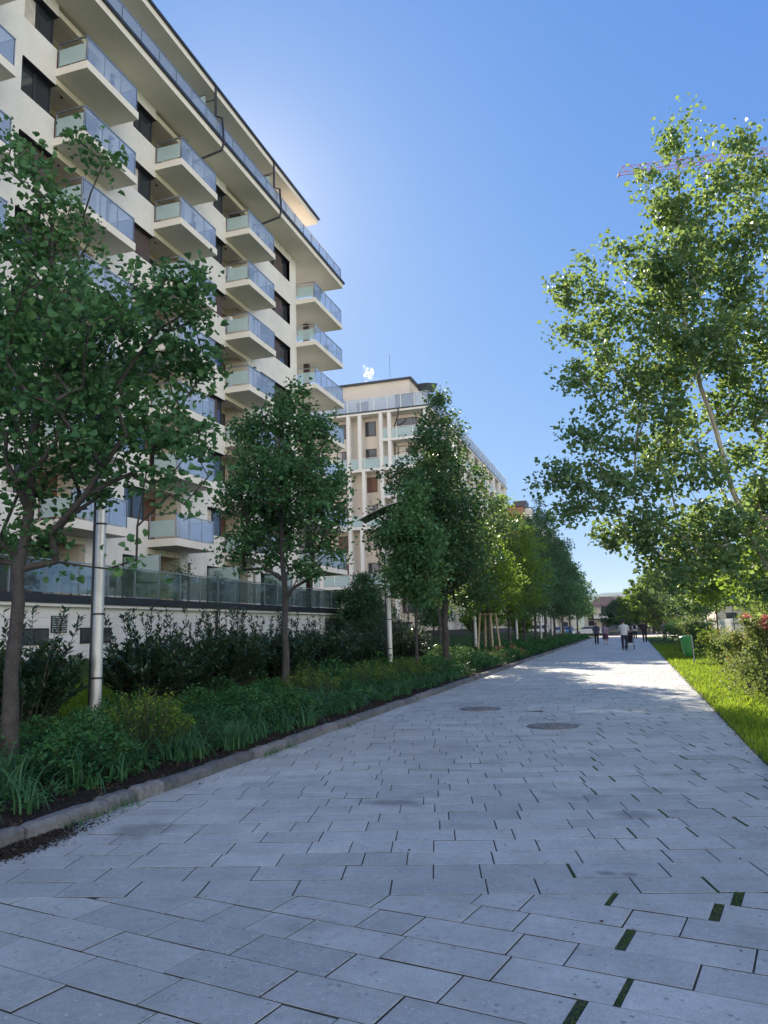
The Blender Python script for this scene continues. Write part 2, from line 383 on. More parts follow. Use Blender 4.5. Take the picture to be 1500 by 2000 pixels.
# soil of the planting bed and the lawn behind it
def strip(name, x0, x1, y0, y1, dz, material, nx_=14, ny=40, noise=0.0, seed=1):
    rng = np.random.default_rng(seed); X = np.linspace(x0, x1, nx_ + 1); Y = np.linspace(y0, y1, ny + 1)
    V = np.array([(x, y, (hz(x) if x < -4.755 else 0) + dz + rng.normal() * noise) for y in Y for x in X])
    F = [(j * (nx_ + 1) + i, j * (nx_ + 1) + i + 1, (j + 1) * (nx_ + 1) + i + 1, (j + 1) * (nx_ + 1) + i) for j in range(ny) for i in range(nx_)]
    return tag(link(name, nmesh(name, V, F, material, smooth=True)), kind='structure')
strip('planting_bed', -9.6, -4.76, 1, 100, .012, M['soil'], 16, 260, .012)
M['lawn'] = mat('lawn_ground', (.035, .075, .016), 1, spec=.1, noise=(.6, .25, 9, .3), bump=(30, .6, .03))
M['lawnsun'] = M['lawn']
strip('lawn', -17, -9.6, 1, 75, .006, M['lawn'], 10, 50)
strip('right_lawn', 1.34, 16, 1, 100, .004, M['lawn'], 8, 60)

# paving
def clip(poly, a, b, c):      # keep a*x+b*y+c >= 0
    out = []
    for i in range(len(poly)):
        p, q = poly[i], poly[(i + 1) % len(poly)]; dp = a * p[0] + b * p[1] + c; dq = a * q[0] + b * q[1] + c
        if dp >= 0: out.append(p)
        if dp * dq < 0:
            t = dp / (dp - dq); out.append((p[0] + (q[0] - p[0]) * t, p[1] + (q[1] - p[1]) * t))
    return out
def area(p): return abs(sum(p[i][0] * p[(i + 1) % len(p)][1] - p[(i + 1) % len(p)][0] * p[i][1] for i in range(len(p)))) / 2
def slope_line(x, y0, s): return y0 + s * (x + 3.78)
pv = []; pf = []; pvar = []; pmi = []
def add_slab(poly, rng, gap=.0040, tilt=.0012, tone=None):
    if len(poly) < 3 or area(poly) < .004: return
    cx = sum(p[0] for p in poly) / len(poly); cy = sum(p[1] for p in poly) / len(poly); n = len(poly); b = len(pv)
    tx, ty, h = rng.normal() * tilt * 2, rng.normal() * tilt * 2, .012 + rng.normal() * tilt
    v = rng.random() if tone is None else tone * (.6 + .8 * rng.random())
    for lvl, (ins, z) in enumerate(((gap, -.035), (gap, h - .002), (gap + .0015, h))):
        for x, y in poly:
            dx, dy = cx - x, cy - y; d = math.hypot(dx, dy) + 1e-9
            k = ins * 1.35 / d
            px, py = x + dx * k, y + dy * k
            pv.append((px, py, z + (tx * (px - cx) + ty * (py - cy)) * (lvl > 0))); pvar.append(v)
    for lvl in (0, 1):
        for i in range(n): pmi.append(1 - lvl); pf.append((b + lvl * n + i, b + lvl * n + (i + 1) % n, b + (lvl + 1) * n + (i + 1) % n, b + (lvl + 1) * n + i))
    pmi.append(0); pf.append(tuple(b + 2 * n + i for i in range(n)))
rng = np.random.default_rng(5)
XL, XR = -4.62, 1.27
grass_joints = []
def lay(ang, ox, oy, pitch, lens, u0, u1, v0, v1, clips, seed, wide=0.0, jprob=.0, band=False):
    rg = np.random.default_rng(seed); ca, sa = math.cos(ang), math.sin(ang)
    row = 0; v = v0
    while v < v1:
        u = u0 - rg.random() * .5
        while u < u1:
            L = lens[rg.integers(len(lens))]
            wx = ox + (u + L) * ca - (v + .15) * sa
            gx = wide > 0 and wx > (-.2 if wide > .03 else -.45) - .35 * rg.random() and rg.random() < jprob
            gw = wide * (.5 + rg.random()) if gx else 0
            g0, g1 = rg.random() * .004, .001 + rg.random() * .004
            poly = [(u, v + g0), (u + L - gw, v + g0), (u + L - gw, v + pitch - g1), (u, v + pitch - g1)]
            poly = [(ox + a * ca - b_ * sa, oy + a * sa + b_ * ca) for a, b_ in poly]
            if gx:
                jp = [(u + L - gw, v + .01), (u + L, v + .01), (u + L, v + pitch - .01), (u + L - gw, v + pitch - .01)]
                jp = [(ox + a * ca - b_ * sa, oy + a * sa + b_ * ca) for a, b_ in jp]
                cxy = (sum(p[0] for p in jp) / 4, sum(p[1] for p in jp) / 4)
                if all(a * cxy[0] + b_ * cxy[1] + c > .0 for a, b_, c in clips): grass_joints.append((jp, gw))
                elif cxy[0] > 0: pass
            # near the right-hand side the cross joints open up
            for a, b_, c in clips:
                if len(poly) >= 3: poly = clip(poly, a, b_, c)
            add_slab(poly, rg, tone=.12 if (band and -.01 <= v < .58) else None)
            u += L
        v += pitch; row += 1
S = .25
lim = [(1, 0, -XL), (-1, 0, XR)]
below1 = (S, -1, 4.01 + S * 3.78)           # y < line 1
above1 = (-S, 1, -(4.01 + S * 3.78) - .004)
below2 = (S, -1, 14.42 + S * 3.54)
above2 = (-S, 1, -(14.42 + S * 3.54) - .004)
# near zone, laid at a slant; wide grass joints only on its right
lay(R(-11.5), 0, 4.0, .285, [.28, .56, .56, .56], -5.2, 2.2, -4.5, 3.2, lim + [below1], 11, .036, .30)
lay(R(14.0), 0, 4.95, .297, [.3, .58, .58, .44], -5.6, 7, -1.188, 13, lim + [above1, below2], 13, .010, .34, True)
lay(0, .02, 14, .295, [.295, .295, .59], -4.8, 1.6, 0, 42, lim + [above2], 15)
lay(0, .02, 56.12, .59, [.59], -4.8, 1.6, 0, 42, lim, 16)
me = bpy.data.meshes.new('path'); me.from_pydata(pv, [], pf); me.update()
a = me.attributes.new('var', 'FLOAT', 'POINT'); a.data.foreach_set('value', np.array(pvar, np.float32))
m = mat('paving_slab', (.3, .3, .31), .62, spec=.35, var=[(.355, .372, .36), (.405, .42, .402), (.43, .445, .425), (.465, .478, .456)], noise=(.45, .15, 3.5, .10, 22, .09, 90, .16), bump=(220, .35, .003))
n_ = m.node_tree.nodes; l_ = m.node_tree.links; bs = n_['Principled BSDF']
# speckles of pale and dark aggregate plus a few worn stains
tc = [x for x in n_ if x.type == 'TEX_COORD'][0]
def speck(scale, lo, hi, colr, src):
    t = n_.new('ShaderNodeTexVoronoi'); t.inputs['Scale'].default_value = scale; l_.new(tc.outputs['Object'], t.inputs['Vector'])
    mp = n_.new('ShaderNodeMapRange'); mp.inputs[1].default_value = lo; mp.inputs[2].default_value = hi; mp.inputs[3].default_value = 1; mp.inputs[4].default_value = 0
    l_.new(t.outputs['Distance'], mp.inputs[0])
    wn = n_.new('ShaderNodeTexNoise'); wn.inputs['Scale'].default_value = scale * .35; l_.new(tc.outputs['Object'], wn.inputs['Vector'])
    gt = n_.new('ShaderNodeMapRange'); gt.inputs[1].default_value = .52; gt.inputs[2].default_value = .58; l_.new(wn.outputs[0], gt.inputs[0])
    mu = n_.new('ShaderNodeMath'); mu.operation = 'MULTIPLY'; l_.new(mp.outputs[0], mu.inputs[0]); l_.new(gt.outputs[0], mu.inputs[1])
    mx = n_.new('ShaderNodeMix'); mx.data_type = 'RGBA'; l_.new(mu.outputs[0], mx.inputs[0]); l_.new(src, mx.inputs[6]); mx.inputs[7].default_value = (*colr, 1)
    return mx.outputs[2]
src = bs.inputs['Base Color'].links[0].from_socket
src = speck(30, .16, .30, (.50, .51, .50), src); src = speck(19, .14, .28, (.25, .26, .26), src)
st = n_.new('ShaderNodeTexNoise'); st.inputs['Scale'].default_value = .9; st.inputs['Detail'].default_value = 7; st.inputs['Roughness'].default_value = .65
l_.new(tc.outputs['Object'], st.inputs['Vector'])
mp = n_.new('ShaderNodeMapRange'); mp.inputs[1].default_value = .57; mp.inputs[2].default_value = .72; mp.inputs[3].default_value = 1; mp.inputs[4].default_value = .55
l_.new(st.outputs[0], mp.inputs[0])
mx = n_.new('ShaderNodeMix'); mx.data_type = 'RGBA'; mx.blend_type = 'MULTIPLY'; mx.inputs[0].default_value = 1
l_.new(src, mx.inputs[6]); l_.new(mp.outputs[0], mx.inputs[7]); src = mx.outputs[2]
# a few old spills, each where it lies on the path
wv_ = n_.new('ShaderNodeTexNoise'); wv_.inputs['Scale'].default_value = 7; wv_.inputs['Detail'].default_value = 6; l_.new(tc.outputs['Object'], wv_.inputs['Vector'])
for sx_, sy_, rx_, ry_, dk in ((-2.20, 6.95, .42, .20, .55), (-.12, 6.88, .34, .22, .68), (-.26, 5.27, .085, .07, .5), (-.13, 5.28, .07, .06, .55), (.10, 7.9, .4, .16, .75), (-2.1, 8.6, .5, .12, .8), (-3.9, 5.6, .3, .4, .6)):
    mpg = n_.new('ShaderNodeMapping'); mpg.vector_type = 'TEXTURE'; mpg.inputs['Location'].default_value = (sx_, sy_, 0); mpg.inputs['Scale'].default_value = (rx_, ry_, 1); l_.new(tc.outputs['Object'], mpg.inputs[0])
    ln = n_.new('ShaderNodeVectorMath'); ln.operation = 'LENGTH'; l_.new(mpg.outputs[0], ln.inputs[0])
    ad = n_.new('ShaderNodeMath'); ad.operation = 'ADD'; l_.new(ln.outputs['Value'], ad.inputs[0]); l_.new(wv_.outputs[0], ad.inputs[1])
    m3 = n_.new('ShaderNodeMapRange'); m3.interpolation_type = 'SMOOTHSTEP'; m3.inputs[1].default_value = .75; m3.inputs[2].default_value = 1.6; m3.inputs[3].default_value = dk; m3.inputs[4].default_value = 1; l_.new(ad.outputs[0], m3.inputs[0])
    m4 = n_.new('ShaderNodeMix'); m4.data_type = 'RGBA'; m4.blend_type = 'MULTIPLY'; m4.inputs[0].default_value = 1; l_.new(src, m4.inputs[6]); l_.new(m3.outputs[0], m4.inputs[7]); src = m4.outputs[2]
l_.new(src, bs.inputs['Base Color'])
M['joint'] = mat('joint_dirt', (.042, .045, .038), 1, noise=(5, .4))
me.materials.append(m); me.materials.append(M['joint']); me.polygons.foreach_set('material_index', np.array(pmi, np.int32)); tag(link('path', me), kind='structure'); M['paving'] = m
bd = MB()
bd.box(XL - .02, XR + .02, -3, 98, -.06, .0075, M['joint']); tag(bd.obj('path_bedding'), kind='structure')
# moss and grass growing in the open joints
V = []; F = []; var = []; rg = np.random.default_rng(3)
C = []; 
for jp, gw in grass_joints:
    n = int(40 + gw * 4200); s, t = rg.random(n), rg.random(n); jp = np.array(jp)
    p = (jp[0] * (1 - s)[:, None] + jp[1] * s[:, None]) * (1 - t)[:, None] + (jp[3] * (1 - s)[:, None] + jp[2] * s[:, None]) * t[:, None]
    C.append(np.c_[p, np.full(n, .007)])
C = np.concatenate(C); n = len(C)
D = rg.normal(size=(n, 3)) * .5; D[:, 2] = 1; N = rg.normal(size=(n, 3)); L = .006 + .008 * rg.random(n)
V, F, k = leaves(C, D, N, L, L * .45, rg, False)
M['moss'] = leafmat('joint_moss', [(.03, .07, .02), (.045, .10, .025), (.06, .13, .03), (.09, .17, .045)], .15, (.2, .3, .05), .8, .2)
tag(link('joint_grass', nmesh('joint_grass', V, F, M['moss'], np.repeat(rg.random(n), 4))), 'short grass and moss growing in the open joints of the paving', 'grass', kind='stuff')

# kerbs: single stones, slightly out of line
def kerb(name, x, y0, y1, w_, h, seed, wob=.012, wear=True):
    rg = np.random.default_rng(seed); V = []; F = []; var = []; y = y0
    while y < y1:
        L = min(.98, y1 - y); L = L if rg.random() > .12 or not wear else L * .45
        dx, dz, rz = rg.normal() * wob, rg.normal() * wob * .4, rg.normal() * wob * .5
        prof = [(0, -.1), (0, h * .72), (.035, h * .95), (w_ * .45, h), (w_ * .85, h * .97), (w_, h * .8), (w_, -.1)]
        ns = 9; b = len(V); tone = rg.random() * .8
        for q in range(ns + 1):
            t = q / ns; e = .010 if q in (0, ns) else 0
            for i, (px, pz) in enumerate(prof):
                jx, jz = (rg.normal() * .0035, rg.normal() * .0035) if 0 < i < 6 else (0, 0)
                if wear and rg.random() < .03 and i in (1, 2): jz -= .02; jx += .01
                V.append((x - px + dx + rz * (t - .5) + jx - (e if i < 3 else -e if i > 4 else 0), y + .006 + t * (L - .012), pz + dz + jz - (e if 1 < i < 5 else 0)))
                var.append(min(1, tone + rg.random() * .2))
        m_ = len(prof)
        for q in range(ns):
            for i in range(m_ - 1): F.append((b + q * m_ + i, b + (q + 1) * m_ + i, b + (q + 1) * m_ + i + 1, b + q * m_ + i + 1))
        F.append(tuple(b + i for i in range(m_))); F.append(tuple(b + ns * m_ + i for i in range(m_))[::-1]); y += L
    me = bpy.data.meshes.new(name); me.from_pydata(V, [], F); me.materials.append(M['kerb']); me.update()
    a = me.attributes.new('var', 'FLOAT', 'POINT'); a.data.foreach_set('value', np.array(var, np.float32))
    return tag(link(name, me), kind='structure')
kerb('kerb', -4.60, 2.2, 97, .15, .13, 4)
kerb('right_kerb', 1.36, 1, 97, .08, .022, 8, .006, False)

# plaza and street at the far end
pl = MB(); M['plaza'] = mat('warm_plaza_paving', (.42, .36, .30), .8, noise=(.5, .1, 4, .1))
pl.box(-9, 14, 98.2, 121, -.05, .02, M['plaza']); tag(pl.obj('plaza'), kind='structure')
rd = MB(); M['asphalt'] = mat('asphalt', (.05, .05, .052), .9, noise=(.4, .15, 20, .2))
rd.box(-90, 90, 121.2, 146, -.05, .012, M['asphalt']); tag(rd.obj('road'), kind='structure')

# hills
hl = MB(); V = []; F = []; rg = np.random.default_rng(2)
for ring, (dist, hh, wd) in enumerate(((1500, 88, 1400), (2500, 175, 2500))):
    b = len(V); N_ = 60
    for i in range(N_ + 1):
        t = i / N_; x = (t - .5) * 2 * wd; top = hh * (.70 + .16 * math.sin(t * 9 + ring) + .08 * math.sin(t * 23 + 2 * ring) + .02 * rg.normal())
        V += [(x, dist - 250, -2), (x, dist, top * .75), (x, dist + 300, top), (x, dist + 800, -2)]
    F += [(b + 4 * i + k, b + 4 * i + 4 + k, b + 4 * i + 5 + k, b + 4 * i + 1 + k) for i in range(N_) for k in range(3)]
hl.add(V, F, mat('wooded_hill', (.045, .07, .05), 1, spec=.05, noise=(.02, .25, .2, .2)), True); tag(hl.obj('hills'), kind='structure')

# ================================================================== MAIN APARTMENT BUILDING
bA = empty('apartment_building', (-20, 30, 0), 'tall cream apartment block with rows of glass balconies on the left', 'building')
for_parent = bA
class PB(MB):
    """boxes in world coordinates under a parent at an offset"""
    def obj(s, name, parent=None, bevel=0, loc=None):
        off = np.array(loc if loc is not None else (parent.matrix_basis.translation if parent else (0, 0, 0)))
        s.v = [tuple(np.array(p) - off) for p in s.v]
        return MB.obj(s, name, parent, bevel)
Y0S = [8.7, 15.45, 22.2, 28.85, 35.6]; NXT = [15.45, 22.2, 28.85, 35.6, 45.1]
ZS = [2.95] + [5.8 + 3 * k for k in range(7)]; XF = -20.0
wl = PB()
for Y0, Yn in zip(Y0S, NXT):
    last = Yn > 45
    for k, z in enumerate(ZS):
        top = ZS[k + 1] if k + 1 < len(ZS) else 26.8
        lo, hi = top - .78, z + .82
        if k == 0: hi = z + .05
        ow0, ow1 = (Yn - 1.75, Yn) if not last else ((41.0 if k >= 6 else 39.75), 44.1)
        wl.box(XF - .3, XF, Y0 + 2.6, Yn, z if k == 0 else z - .78, hi, M['stucco'])        # spandrel
        if k == len(ZS) - 1: wl.box(XF - .3, XF, Y0 + 2.6, Yn, lo, 26.62, M['stucco'])
        else: wl.box(XF - .3, XF, Y0 + 2.6, Yn, lo, top - .78 + .002, M['stucco']) if k == -1 else None
        segs = [(Y0 + 2.6, Y0 + 3.22), (Y0 + 3.5, ow0)] + ([(ow1, Yn)] if last else [])
        for s0, s1 in segs:
            if s1 > s0: wl.box(XF - .3, XF, s0, s1, hi, lo, M['stucco'])
        wl.box(XF - 1.4, XF - .3, Y0 - .22, Y0 - .02, z - .35, top - .35, M['soffit'])     # loggia side
        wl.box(XF - 1.4, XF - .003, Y0 + 2.602, Y0 + 2.78, hi if k else z, lo, M['soffit'])    # return wall
        wl.box(XF - 1.4, XF - .3, Y0 + 2.602, Y0 + 2.78, z - .78, hi, M['soffit'])
        # ceiling beam over the loggia, warm bounced light put into its plaster colour
        wl.box(XF - .32, XF - .02, Y0 + .0, Y0 + 2.598, top - .62, top - .352, M['soffit'])
wl.box(-34, XF - 1.4, 8, 44.9, 2.9, 26.6, M['soffit'])
wl.box(-34, XF - .005, 44.9, 45.1, 2.9, 26.6, M['stucco'])
wl.box(-34, -23.2, 45.1, 49.0, 2.9, 26.6, M['stucco'])
wl.box(XF - .3, XF - .01, 44.1, 45.09, 2.9, 26.62, M['stucco'])
wl.obj('wall', bA)
# penthouse storey, set back under the big roof
pw = PB(); pw.box(-34, -21.6, 8, 44.2, 26.82, 29.68, M['stucco'])
for y in np.arange(10, 43, 4.4):
    pw.box(-21.6, -21.56, y, y + 2.4, 27.1, 29.2, M['dark']); pw.box(-21.56, -21.55, y + .1, y + 1.15, 27.2, 29.1, M['pane']); pw.box(-21.56, -21.55, y + 1.25, y + 2.3, 27.2, 29.1, M['pane'])
pw.obj('penthouse', bA)
rf = PB(); rf.box(-36, -18.82, 6, 46.3, 29.7, 30.02, M['slab']); rf.box(-18.9, -18.70, 5.9, 46.42, 30.022, 30.14, M['gutter']); rf.box(-36, -18.9, 46.3, 46.42, 30.022, 30.14, M['gutter']); rf.box(-36, -18.9, 6, 46.3, 30.02, 30.1, M['gutter'])
rf.obj('roof', bA)
ts = PB(); ts.box(-36, -18.5, 8, 50.25, 26.62, 26.95, M['slab']); ts.box(-18.52, -18.38, 8, 50.35, 26.952, 27.08, M['gutter']); ts.box(-36, -18.52, 50.24, 50.36, 26.952, 27.08, M['gutter'])
for i in range(7):   # loggia lights on the terrace soffit stay with the slab
    pass
ts.obj('terrace_slab', bA)

def railing(mb, pts, z, h=1.08, post=.022, step=1.1, m=None):
    m = m or M['steel']
    for (x0, y0), (x1, y1) in zip(pts[:-1], pts[1:]):
        L = math.hypot(x1 - x0, y1 - y0); n = max(1, round(L / step))
        for i in range(n + 1):
            x, y = x0 + (x1 - x0) * i / n, y0 + (y1 - y0) * i / n
            mb.box(x - post, x + post, y - post, y + post, z, z + h - .003, m)
        if abs(x1 - x0) > abs(y1 - y0): mb.box(min(x0, x1) - .03, max(x0, x1) + .03, y0 - .03, y0 + .03, z + h, z + h + .045, m)
        else: mb.box(x0 - .03, x0 + .03, min(y0, y1) + .032, max(y0, y1) - .032, z + h, z + h + .045, m)
# terrace railing
tr_ = PB(); railing(tr_, [(-18.62, 8), (-18.62, 50.1), (-24, 50.1)], 26.96, 1.05, .02, 1.35); rr_ = tr_.obj('terrace_railing', bA)
gl = MB(); gl.box(-18.615, -18.60, 8.05, 50.05, 27.03, 27.98, M['rglass']); gl.box(-24, -18.66, 50.10, 50.115, 27.03, 27.98, M['rglass'])
gl.v = [(x + 20, y - 30, z) for x, y, z in gl.v]; gl.obj('glass_panel', rr_)
# terrace dividers
for y in (31.2, 38.6): td = PB(); td.box(-21.5, -18.75, y, y + .03, 27.0, 28.75, M['frost']); td.box(-21.5, -18.72, y - .01, y + .04, 28.752, 28.8, M['dark']); td.obj('terrace_divider', bA)

# the balcony: slab, balustrade, frosted side glass, clear blue front glass, black lamp
def make_balcony(W_, depth, back, corner=False):
    root = MB(); root.box(-back, depth, 0, W_, -.33, 0, M['slab']); root.box(-back, depth - .03, .03, W_ - .03, 0, .012, M['grey'])
    b = root.obj('balcony', bA, .008)
    r = MB(); pts = [(0.05, .06), (depth - .08, .06), (depth - .08, W_ - .06)] + ([(-back + .05, W_ - .06)] if corner else [(0.05, W_ - .06)])
    railing(r, pts, .012, 1.05, .018, 1.12, M['dark'] if False else M['steel'])
    r.box(0.03, depth - .05, .035, .085, 1.108, 1.125, M['dark']); r.obj('railing', b)
    s = MB(); s.box(.08, depth - .13, .05, .065, .10, .82, M['frost']); s.obj('side_glass', b)
    f = MB(); n = max(2, round((W_ - .2) / 1.12)); L = (W_ - .2) / n
    for i in range(n): f.box(depth - .072, depth - .058, .1 + i * L + .02, .1 + (i + 1) * L - .02, .08, 1.03, M['rglass'])
    f.obj('front_glass', b)
    q = MB()
    if corner: q.box(-back + .1, depth - .12, W_ - .06, W_ - .045, .08, 1.03, M['rglass'])
    else: q.box(.08, depth - .12, W_ - .065, W_ - .05, .08, 1.03, M['rglass'])
    q.obj('end_glass', b)
    lp = MB(); lp.tube([(-.55, .95, -.33), (-.55, .95, -.46)], .055, M['lampcap'], 10); lp.obj('ceiling_lamp', b)
    return b
def put(proto, first, x, y, z):
    o = proto if first else copy_tree(proto, bA)
    o.location = (x + 20, y - 30, z); return o
pb = make_balcony(3.3, 1.45, 1.39); first = True
for Y0 in Y0S:
    for z in ZS[1:]:
        put(pb, first, XF, Y0, z); first = False
pd = make_balcony(5.2, 1.38, 3.2, True); first = True
for z in ZS[1:]:
    put(pd, first, XF, 45.1, z); first = False
cp = PB()
for z in ZS[:-1]: cp.box(-20.9, -20.55, 48.3, 48.65, z + .01, z + 2.66 if z > 3 else 5.46, M['brown'])
cp.obj('corner_post', bA)

# windows (frame, panes, shutter) and loggia doors
def make_window(W_, H_, variant):
    f = MB(); f.box(-.06, 0, 0, W_, 0, .06, M['dark']); f.box(-.06, 0, 0, W_, H_ - .06, H_, M['dark'])
    f.box(-.06, 0, 0, .06, .06, H_ - .06, M['dark']); f.box(-.06, 0, W_ - .06, W_, .06, H_ - .06, M['dark'])
    k = 2 if W_ > 1 else 1
    for i in range(1, k + (W_ > 2.2)): f.box(-.06, 0, W_ * i / (k + (W_ > 2.2)) - .05, W_ * i / (k + (W_ > 2.2)) + .05, .06, H_ - .06, M['dark'])
    f.box(-.06, .26, -.0, W_, H_ + .002, H_ + .02, M['dark'])      # dark metal lining of the lintel
    o = f.obj('window', bA)
    p = MB(); p.box(-.045, -.035, .06, W_ - .06, .06, H_ - .06, M['pane']); p.obj('pane', o)
    if variant == 1:
        s = MB(); s.box(-.03, .015, W_ * .36, W_ * .72, .01, H_ - .005, M['brown']); s.obj('shutter', o)
    if variant == 2:
        s = MB(); s.box(-.03, .02, .01, W_ - .01, .02, H_ - .005, M['brown'])
        for i in range(12): s.box(.02, .026, .01, W_ - .01, .06 + i * H_ / 12.5, .09 + i * H_ / 12.5, M['brown'])
        s.obj('shutter', o)
    if variant == 3:
        s = MB(); s.box(-.034, -.03, .1, W_ * .45, .06, H_ - .06, M['curtain']); s.obj('curtain', o)
    return o
protos = {}
rg = np.random.default_rng(9)
def window(W_, H_, v, x, y, z):
    key = (round(W_, 2), round(H_, 2), v)
    if key in protos: o = copy_tree(protos[key], bA)
    else: o = make_window(W_, H_, v); protos[key] = o
    o.location = (x + 20, y - 30, z); return o
pat = [0, 3, 1, 2, 0, 3, 0, 1, 2, 3]
c = 0
for ui, (Y0, Yn) in enumerate(zip(Y0S, NXT)):
    last = Yn > 45
    for k, z in enumerate(ZS):
        top = ZS[k + 1] if k + 1 < len(ZS) else 26.8; lo, hi = top - .78, z + .82
        if k == 0: hi = z + .05
        c += 1
        if last:
            o0 = 41.0 if k >= 6 else 39.75
            window(44.1 - o0, lo - hi - .02, 1 if k != 4 else 2, XF - .2, o0, hi)
        else: window(1.72, lo - hi - .02, pat[(c * 3 + ui) % 10], XF - .2, Yn - 1.75, hi)
        window(.28, lo - hi - .02, 0, XF - .14, Y0 + 3.22, hi)
def make_door(v):
    d = MB(); d.box(0, .05, 0, 2.3, 0, 2.25, M['dark']); o = d.obj('balcony_door', bA)
    p = MB(); p.box(.05, .056, .08, 1.1, .06, 2.15, M['pane']); p.box(.05, .056, 1.2, 2.22, .06, 2.15, M['pane']); p.obj('pane', o)
    s = MB(); s.box(.057, .09, *( (1.15, 2.3) if v == 0 else (.0, 1.2) ), 0.01, 2.24, M['woodbrown'] if v == 0 else M['brown']); s.obj('sliding_shutter', o)
    return o
dp = [make_door(0), make_door(1)]; used = [False, False]
for Y0 in Y0S:
    for k, z in enumerate(ZS):
        v = int(rg.random() < .35); o = dp[v] if not used[v] else copy_tree(dp[v], bA); used[v] = True
        o.location = (XF - 1.398 + 20, Y0 + .15 - 30, z + .013)
# air conditioners standing on some balconies
def make_ac():
    a_ = MB(); a_.box(0, .32, 0, .85, 0, .6, M['white']); o = a_.obj('air_conditioner', bA, .02)
    f = MB(); f.tube([(.322, .32, .3), (.335, .32, .3)], .22, M['dark'], 20); f.tube([(.335, .32, .3), (.345, .32, .3)], .05, M['white'], 10); f.obj('fan', o)
    return o
ac = make_ac(); first = True
for y, z in ((37.1, 20.8), (37.1, 17.8), (37.1, 14.8), (30.4, 11.8), (23.9, 17.8)):
    o = ac if first else copy_tree(ac, bA); first = False
    o.location = (-21.2 + 20, y - 30, z + 1.0 if z > 15 else z + .02); o.rotation_euler = (0, 0, R(-90))
# downpipes with elbows
for y in (32.3, 39.25):
    dpipe = PB(); dpipe.tube([(-18.78, y, 30.0), (-18.78, y, 28.35), (-18.45, y + .1, 28.25), (-18.42, y + .25, 26.9), (-18.5, y + .15, 26.45), (-19.95, y + .1, 26.15), (-19.95, y + .1, 26.0)], .065, M['gutter'], 8)
    dpipe.box(-19.6, -18.78, y - .02, y + .02, 29.3, 29.34, M['gutter']); dpipe.obj('downpipe', bA)
# podium
pm = PB(); pm.box(-34, -17.0, 3, 44.7, .2, 2.58, M['stone'])
for i in range(9): pm.box(-17.0, -16.993, 3, 41.9, .42 + i * .26, .425 + i * .26, M['grey']) if i < 8 else None
pm.obj('podium', bA)
pe = PB(); pe.box(-34, -16.85, 2.9, 44.85, 2.582, 2.68, M['white']); pe.box(-34, -16.80, 2.85, 44.92, 2.682, 2.95, M['gutter']); pe.obj('podium_edge', bA)
pr = PB(); railing(pr, [(-17.05, 3), (-17.05, 44.7), (-20, 44.7)], 2.952, 1.05, .02, 1.5); pro = pr.obj('podium_railing', bA)
pg = PB(); 
for i in range(28): pg.box(-17.05, -17.035, 3.03 + i * 1.49, 3.03 + i * 1.49 + 1.44, 3.02, 3.97, M['clear'])
pg.box(-20, -17.1, 44.7, 44.715, 3.02, 3.97, M['clear'])
pg.obj('glass_panel', pro, loc=(-20, 30, 0))
for y0, y1, z0, z1 in ((18.35, 19.45, 1.48, 1.86), (21.0, 22.45, 1.48, 1.87), (12.5, 13.6, 1.48, 1.86)):
    f = PB(); f.box(-17.0, -16.97, y0 - .06, y1 + .06, z0 - .06, z1 + .06, M['dark']); o = f.obj('podium_window', bA)
    f = PB(); f.box(-16.97, -16.965, y0, (y0 + y1) / 2 - .03, z0, z1, M['pane']); f.box(-16.97, -16.965, (y0 + y1) / 2 + .03, y1, z0, z1, M['pane']); f.obj('pane', o, loc=(-20, 30, 0))
f = PB(); f.box(-17, -16.97, 19.6, 20.3, 1.78, 2.3, M['dark'])
for i in range(7): f.box(-16.97, -16.955, 19.63, 20.27, 1.81 + i * .07, 1.85 + i * .07, M['grey'])
f.obj('vent', bA)
f = PB(); f.box(-17.0, -16.96, 42.0, 44.4, .4, 2.4, M['dark']); f.obj('garage_opening', bA)
f = PB(); f.tube([(-16.93, 29.5, 2.6), (-16.93, 29.5, .4)], .06, M['gutter'], 8); f.obj('downpipe', bA)
# frosted privacy screens and furniture on the podium terrace
for y in (27.2, 34.0, 40.2): sp = PB(); sp.box(-20, -18.3, y, y + .03, 2.96, 4.9, M['frost']); sp.box(-18.3, -18.25, y - .01, y + .04, 2.96, 4.95, M['steel']); sp.obj('privacy_screen', bA)

# things standing on the podium terrace
def potted(x, y, z, h, seed, label, grp='potted plants on the terraces'):
    rg = np.random.default_rng(seed); r = empty('potted_plant', (x, y, z), label, 'plant', grp)
    q = MB(); q.tube([(0, 0, 0), (0, 0, .05), (0, 0, .42)], [.16, .17, .24], M['grey'], 16); q.obj('pot', r)
    n = 900; C = rg.normal(size=(n, 3)) * np.array([.20, .20, .26]) * h + np.array([0, 0, .42 + h * .55]); foliage('foliage', C, rg, .085, COVER, r, .5, False)
    q = MB()
    for i in range(7): q.tube([(0, 0, .4), (rg.normal() * .2 * h, rg.normal() * .2 * h, .45 + h * .8)], [.015, .006], M['bark'], 5, False)
    q.obj('stem', r); return r
for i, (y, h) in enumerate(((20.3, .9), (24.6, .8), (27.8, 1.2), (31.0, .9), (36.5, 1.1))):
    potted(-17.75, y, 2.96, h, 700 + i, '%s potted plant behind the podium glass railing, counted from the left' % ('first', 'second', 'third', 'fourth', 'fifth')[i])
potted(-29.6, 77.2, 24.97, 2.2, 710, 'tall leafy potted plant on the roof terrace of the cream corner block')
